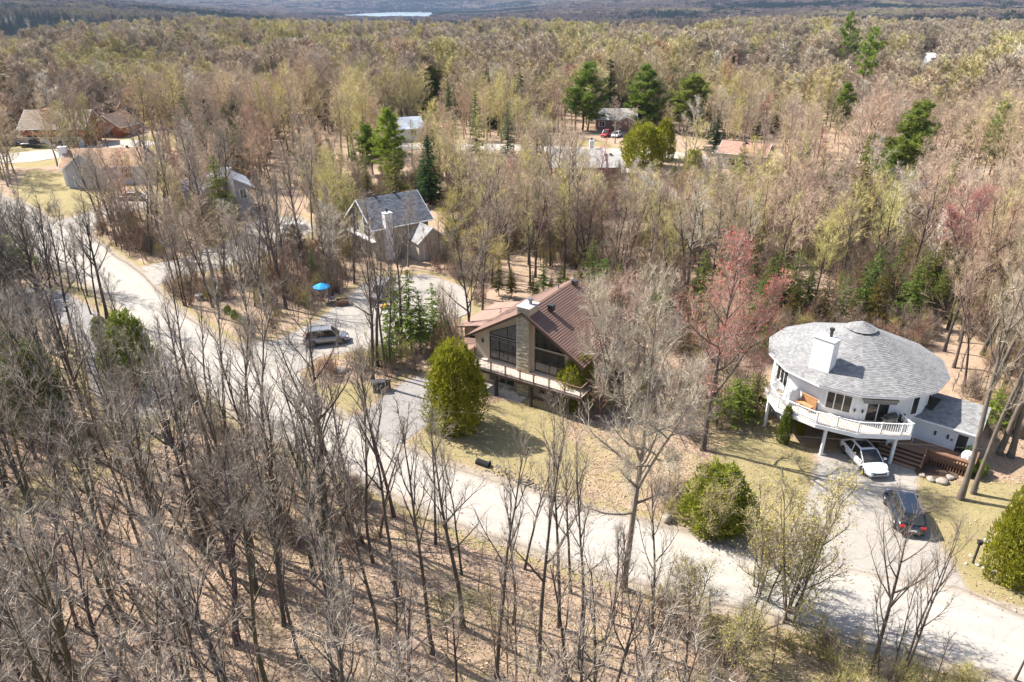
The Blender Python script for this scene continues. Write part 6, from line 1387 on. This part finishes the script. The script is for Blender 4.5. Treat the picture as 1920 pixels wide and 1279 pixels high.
FSP = [simple_con(240+k, spruce, H=14, Rr_=2.6, size=.9, clump=.45, dens=.7) for k in range(2)]
FPI = [simple_con(245+k, pine, H=15, Rr_=4.0, start=.2, nb=34, n_t=7) for k in range(2)]
def clump(seed, con=False, sp_=24, n=9):
    rg = np.random.default_rng(seed); S, D, L, W = [], [], [], []
    for k in range(n):
        x0, y0 = rg.uniform(-sp_/2, sp_/2, 2); H = rg.uniform(11, 16); m_ = 70
        if con and rg.random() < con:
            q = rg.random(m_)**.7; r_ = 3.2*(1-q)+.2; a = rg.uniform(0, 6.28, m_); S.append(np.stack([x0+r_*np.cos(a)*.5, y0+r_*np.sin(a)*.5, 1+q*H], 1)); d = np.stack([np.cos(a), np.sin(a), -.3+0*a], 1); L.append(r_*.7+.4); W.append(np.full(m_, 1.5))
        else:
            q = rg.uniform(-.6, 1, m_); a = rg.uniform(0, 6.28, m_); r_ = 4.2*np.sqrt(1-q*q*.8)*rg.uniform(.5, 1, m_); S.append(np.stack([x0+r_*np.cos(a), y0+r_*np.sin(a), H*.66+q*H*.3], 1)); d = np.stack([np.cos(a)*.5, np.sin(a)*.5, 1+0*a], 1)+rg.normal(0, .5, (m_, 3)); L.append(rg.uniform(1.5, 3, m_)); W.append(np.full(m_, .75))
        D.append(d)
    return blades(np.concatenate(S), np.concatenate(D), np.concatenate(L), np.concatenate(W), rg)
def lodc(vf, m1): return lod(vf, [m1], np.zeros(len(vf[1]), int))
CLB = [lodc(clump(260+k), 'far_twigs') for k in range(4)]; CLC = [lodc(clump(270+k, .9), 'far_needles') for k in range(3)]
wp, wi, ws, wr, wt = [], [], [], [], []
def addw(x, y, z, idx, s, tint, wide=1.0): wp.append((x, y, z)); wi.append(idx); ws.append((s*wide, s*wide, s)); wr.append((0, 0, rn.uniform(0, 6.28))); wt.append(tint)
RX, RY = np.array([p[0] for p in rest]), np.array([p[1] for p in rest]); RZ_ = height(RX, RY)
for (x, y, H, key, z_, px, py), zz_ in zip(rest, RZ_):
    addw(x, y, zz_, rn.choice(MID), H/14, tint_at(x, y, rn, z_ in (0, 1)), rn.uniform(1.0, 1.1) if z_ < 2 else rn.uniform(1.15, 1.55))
# jittered rings out to the ridge and beyond
def ringpts(r0_, r1_, spacing, half=.74):
    out = []; r_ = r0_
    while r_ < r1_:
        s_ = spacing(r_); n_ = int(2*half*r_/s_); th = -half+2*half*(np.arange(n_)+rgw.random(n_))/n_; rr2 = r_+rgw.uniform(-.5, .5, n_)*s_; out.append(np.c_[rr2*np.sin(th), rr2*np.cos(th), np.full(n_, s_)]); r_ += s_
    return np.concatenate(out)
q = ringpts(133, 1050, lambda r_: 3.7+max(0, r_-230)*.0062); fa = np.full(len(q), 9.); sm = np.hypot(q[:, 0], q[:, 1]) < 330; fa[sm] = flat_amount(q[sm, 0], q[sm, 1])
la = np.full(len(q), 9.)
for p, a in LPOLY[:10]: la = np.minimum(la, sdf(q[:, 0], q[:, 1], p))
for f_ in FARH: la = np.minimum(la, np.hypot(q[:, 0]-f_.x, q[:, 1]-f_.y)-9)
ok = (fa > 1.6) & (la > .5); q = q[ok]; hz = height(q[:, 0], q[:, 1], False); U = fbm(q[:, 0]/45, q[:, 1]/45, 60, 3); Cn = fbm(q[:, 0]/60, q[:, 1]/60, 33, 3)
for (x, y, s_), z, u, c_ in zip(q, hz, U, Cn):
    H = rn.uniform(7.5, 12)+7.5*smooth(.35, .68, u)
    if not visible_ok(x, y, H, rn, .2): continue
    pc2 = .045+max(0, c_-.56)*1.5
    if rn.random() < pc2: addw(x, y, z, rn.choice(FSP+FPI), H/15, tuple(k*rn.uniform(.75, 1.25) for k in (.065, .085, .03)))
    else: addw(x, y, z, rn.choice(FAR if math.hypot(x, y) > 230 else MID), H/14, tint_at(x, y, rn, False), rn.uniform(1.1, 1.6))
q = ringpts(1050, 1900, lambda r_: 9+(r_-1050)*.006); hz = height(q[:, 0], q[:, 1], False); Cn = fbm(q[:, 0]/170, q[:, 1]/170, 33, 4); U = fbm(q[:, 0]/120, q[:, 1]/120, 61, 3)
def far_tint(u):
    c = (.215, .17, .155) if u < .5 else (.26, .205, .165) if u < .62 else (.33, .295, .17); g = rn.uniform(.8, 1.2); return tuple(k*g for k in c)  # darker purple-brown: cloud shadow over the distant woods put into the tint
for (x, y, s_), z, c_, u in zip(q, hz, Cn, U):
    if rn.random() < .10+max(0, c_-.47)*4: addw(x, y, z, rn.choice(FSP+FPI), rn.uniform(.9, 1.3), tuple(k*rn.uniform(.75, 1.2) for k in (.035, .05, .03)), 1.4)
    else: addw(x, y, z, rn.choice(FAR), rn.uniform(.9, 1.3), far_tint(u*.7+rn.random()*.3), 1.5)
q = ringpts(1900, 11000, lambda r_: 16+(r_-1900)*.009); ld = sdf(q[:, 0], q[:, 1], LAKE); q = q[ld > 14]; hz = height(q[:, 0], q[:, 1], False); Cn = fbm(q[:, 0]/420, q[:, 1]/420, 34, 4); U = fbm(q[:, 0]/300, q[:, 1]/300, 61, 3); ld = ld[ld > 14]
for (x, y, s_), z, c_, u, l_ in zip(q, hz, Cn, U, ld):
    sc2 = max(.8, s_/20)
    if rn.random() < .16+max(0, c_-.47)*4.5+(.5 if l_ < 60 else 0): addw(x, y, z-1, rn.choice(CLC), rn.uniform(.8, 1.15), tuple(k*rn.uniform(.8, 1.2) for k in (.03, .045, .032)), sc2)
    else: addw(x, y, z-1, rn.choice(CLB), rn.uniform(.8, 1.1), far_tint(u*.7+rn.random()*.25), sc2)
print('woodland instances', len(wp))
def scatter(name, pts, idx, scl, rot, tint, objs, label=None):
    me = bpy.data.meshes.new(name); me.vertices.add(len(pts)); me.vertices.foreach_set("co", np.array(pts, np.float32).ravel())
    a = me.attributes.new('idx', 'INT', 'POINT'); a.data.foreach_set('value', np.array(idx, np.int32))
    for nm, d in (('scl', scl), ('rot', rot), ('tint', tint)): a = me.attributes.new(nm, 'FLOAT_VECTOR', 'POINT'); a.data.foreach_set('vector', np.array(d, np.float32).ravel())
    me.update(); o = link(name, me); o['kind'] = 'stuff'
    if label: o['label'] = label
    cl = bpy.data.collections.new(name+'_kinds')
    for q_ in objs: cl.objects.link(q_)
    g = bpy.data.node_groups.new(name, 'GeometryNodeTree'); g.interface.new_socket('Geometry', in_out='INPUT', socket_type='NodeSocketGeometry'); g.interface.new_socket('Geometry', in_out='OUTPUT', socket_type='NodeSocketGeometry')
    gi, go = g.nodes.new('NodeGroupInput'), g.nodes.new('NodeGroupOutput'); ci = g.nodes.new('GeometryNodeCollectionInfo'); ci.inputs['Collection'].default_value = cl; ci.inputs['Separate Children'].default_value = True; ci.inputs['Reset Children'].default_value = True
    ip = g.nodes.new('GeometryNodeInstanceOnPoints'); ip.inputs['Pick Instance'].default_value = True
    def na(nm, ty): n_ = g.nodes.new('GeometryNodeInputNamedAttribute'); n_.data_type = ty; n_.inputs['Name'].default_value = nm; return n_.outputs['Attribute']
    L_ = g.links.new; L_(gi.outputs[0], ip.inputs['Points']); L_(ci.outputs[0], ip.inputs['Instance']); L_(na('idx', 'INT'), ip.inputs['Instance Index'])
    L_(na('rot', 'FLOAT_VECTOR'), ip.inputs['Rotation']); L_(na('scl', 'FLOAT_VECTOR'), ip.inputs['Scale']); L_(ip.outputs[0], go.inputs[0])
    md = o.modifiers.new('scatter', 'NODES'); md.node_group = g; return o
scatter('woodland', wp, wi, ws, wr, wt, LOD, 'leafless spring woodland with scattered conifers running to the hills')
# ---- undergrowth: saplings and brush, dead leaves
UG = []
def ug(vf, mats, mi): me = mesh_np('sapling', vf[0], vf[1], [M[k] for k in mats], mi); o = bpy.data.objects.new('u%03d' % len(UG), me); UG.append(o)
for k in range(4): a, b_, _ = bare(300+k, H=5, clear=.3, nl=9, ang=(15, 45), ll=.3, sub=4, tw=4, fine=2, r0=.006, twl=.5, tww=.014, lod=1); v, f = merge([a, b_]); ug((v, f), ['far_bark', 'far_twigs'], np.r_[np.zeros(len(a[1])), np.ones(len(b_[1]))].astype(int))
for k in range(3): a, b_, _ = bare(310+k, H=2, clear=.05, nl=8, ang=(20, 60), ll=.5, sub=4, tw=5, fine=2, stems=6, lean=.3, r0=.005, twl=.4, tww=.014, lod=1); v, f = merge([a, b_]); ug((v, f), ['far_bark', 'far_twigs'], np.r_[np.zeros(len(a[1])), np.ones(len(b_[1]))].astype(int))
N = 34000; ra = np.sqrt(rgw.uniform(20**2, 150**2, N)); aa = rgw.uniform(-.84, .84, N); X, Y = ra*np.sin(aa), ra*np.cos(aa); fa = flat_amount(X, Y); la = np.full(N, 9.)
for p, a in LPOLY[:7]+LPOLY[8:10]: la = np.minimum(la, sdf(X, Y, p))
for p, a in TPOLY: la = np.minimum(la, sdf(X, Y, p)+.8)
dn = fbm(X/8, Y/8, 70, 3); ok = (fa > .9) & (la > .2) & (dn > .40) & (rgw.random(N) < np.where(Y > 62, np.where(X < -8, .45, .9), .30)); X, Y, dn = X[ok], Y[ok], dn[ok]; Z = height(X, Y)
up_, ui, us, ur, ut = [], [], [], [], []
for x, y, z, d_ in zip(X, Y, Z, dn):
    px, py = proj(x, y, 0); k = rn.randrange(7); s_ = rn.uniform(.6, 1.3)
    if py > np.interp(px, rlx[:, 0], rlx[:, 1]) and px < 1230 and (k > 3 or rn.random() < .45) and not (380 < px < 720 and py < 1060): continue
    if px > 1250 and py > 900 and k < 4: s_ *= .7
    if not visible_ok(x, y, 4*s_ if k < 4 else 1.5*s_, rn, .1): continue
    up_.append((x, y, z-.03)); ui.append(k); us.append((s_,)*3); ur.append((rn.gauss(0, .06), rn.gauss(0, .06), rn.uniform(0, 6.28)))
    r3_ = rn.random(); ut.append((.40, .36, .15) if (r3_ < .18 or (px > 1250 and py > 900 and r3_ < .6)) else (.33, .19, .14) if r3_ < .34 else (.27, .215, .17))
print('undergrowth', len(up_)); scatter('undergrowth', up_, ui, us, ur, ut, UG, 'thin saplings and low brush under the bare trees')
N = 120000; ra = np.sqrt(rgw.uniform(22**2, 72**2, N)); aa = rgw.uniform(-.84, .84, N); X, Y = ra*np.sin(aa), ra*np.cos(aa); fa = flat_amount(X, Y); la = np.full(N, 9.)
for p, a in LPOLY[:7]+LPOLY[8:10]: la = np.minimum(la, sdf(X, Y, p))
ok = ((fa > .2) & (la > -.3) & (rgw.random(N) < smooth(.0, 1.6, fa)+.05)) | ((fa > .05) & (rgw.random(N) < .16)) | ((fa <= .05) & (fa > -1.6) & (rgw.random(N) < .05)); X, Y = X[ok], Y[ok]; Z = height(X, Y); n = len(X)
s_ = rgw.uniform(.05, .10, n)[:, None]; c0 = np.c_[X, Y, np.where(fa[ok] <= .05, .075, Z+.02)]; d1 = rgw.normal(size=(n, 3)); d1[:, 2] *= .45; d1 /= np.linalg.norm(d1, axis=1)[:, None]; d2 = np.cross(d1, np.array([0, 0, 1.])+rgw.normal(0, .3, (n, 3))); d2 /= np.linalg.norm(d2, axis=1)[:, None]
V = np.stack([c0-d1*s_, c0+d2*s_*.6+[0, 0, .02], c0+d1*s_*1.1+[0, 0, .015], c0-d2*s_*.6+[0, 0, .03]], 1).reshape(-1, 3); F = np.arange(4*n).reshape(-1, 4); f = rgw.random((n, 1)); g = rgw.uniform(.7, 1.25, (n, 1))
lcol = ((1-f)*np.array([[.50, .37, .26]])+f*np.array([[.27, .165, .11]]))*g
attr_mat('dead_leaf', .85, .15, 0, 20, .01, .9); tag(link('leaf_litter', mesh_np('leaf_litter', V, F, [M['dead_leaf']], col=lcol)), kind='stuff')
# fallen trunks in the lower wood
def log_(a, b2, r_, label, k):
    a, b2 = P(*a), P(*b2); d = b2-a; pts = [a+d*t_+Vector((0, 0, gz(*(a+d*t_)[:2])+r_+.12*math.sin(t_*5+k))) for t_ in [i_/6 for i_ in range(7)]]
    t = thing('fallen_log', label, 'log', pts[0]); b = MB(); b.tube([p-pts[0] for p in pts], [r_*(1-.5*i_/6) for i_ in range(7)], 8); b.build('log', M['log_bark'], t)
    q = MB(); rn_ = random.Random(k)
    for i_ in range(5): p = pts[1+i_ % 5]-pts[0]; e = Vector((rn_.gauss(0, 1), rn_.gauss(0, 1), rn_.uniform(.3, 1))).normalized()*rn_.uniform(.8, 2.2); q.tube([p, p+e*.5+Vector((0, 0, .1)), p+e], [r_*.3, r_*.2, .01], 5)
    q.build('branch', M['log_bark'], t)
log_((-20, 1160), (70, 1070), .17, 'thickest fallen trunk lying across the dead leaves at the edge of the crowded wood', 1)
log_((-10, 1180), (62, 1110), .10, 'thin fallen trunk lying just below the thickest fallen trunk', 2)
log_((55, 1062), (135, 1000), .11, 'fallen trunk lying uphill beyond the thickest one at the wood edge', 3)
log_((385, 1200), (445, 1150), .09, 'short fallen branch lying slanting on open dead leaves mid wood', 4)
log_((262, 1215), (305, 1192), .08, 'small fallen log beside a trunk foot in the crowded wood', 5)
# ---- air
hb_ = MB(); hb_.box(-12500, 12500, -900, 12800, -75, 85); me = bpy.data.meshes.new('haze'); me.from_pydata(hb_.v, [], hb_.f); hm = bpy.data.materials.new('haze'); hm.use_nodes = True; n_ = hm.node_tree.nodes; n_.clear()
ho, hv = n_.new('ShaderNodeOutputMaterial'), n_.new('ShaderNodeVolumePrincipled'); hv.inputs['Color'].default_value = (.5, .66, 1, 1); hv.inputs['Density'].default_value = HAZE; hv.inputs['Anisotropy'].default_value = .2
hm.node_tree.links.new(hv.outputs[0], ho.inputs['Volume']); me.materials.append(hm)
if HAZE > 0: tag(link('haze', me), kind='stuff')
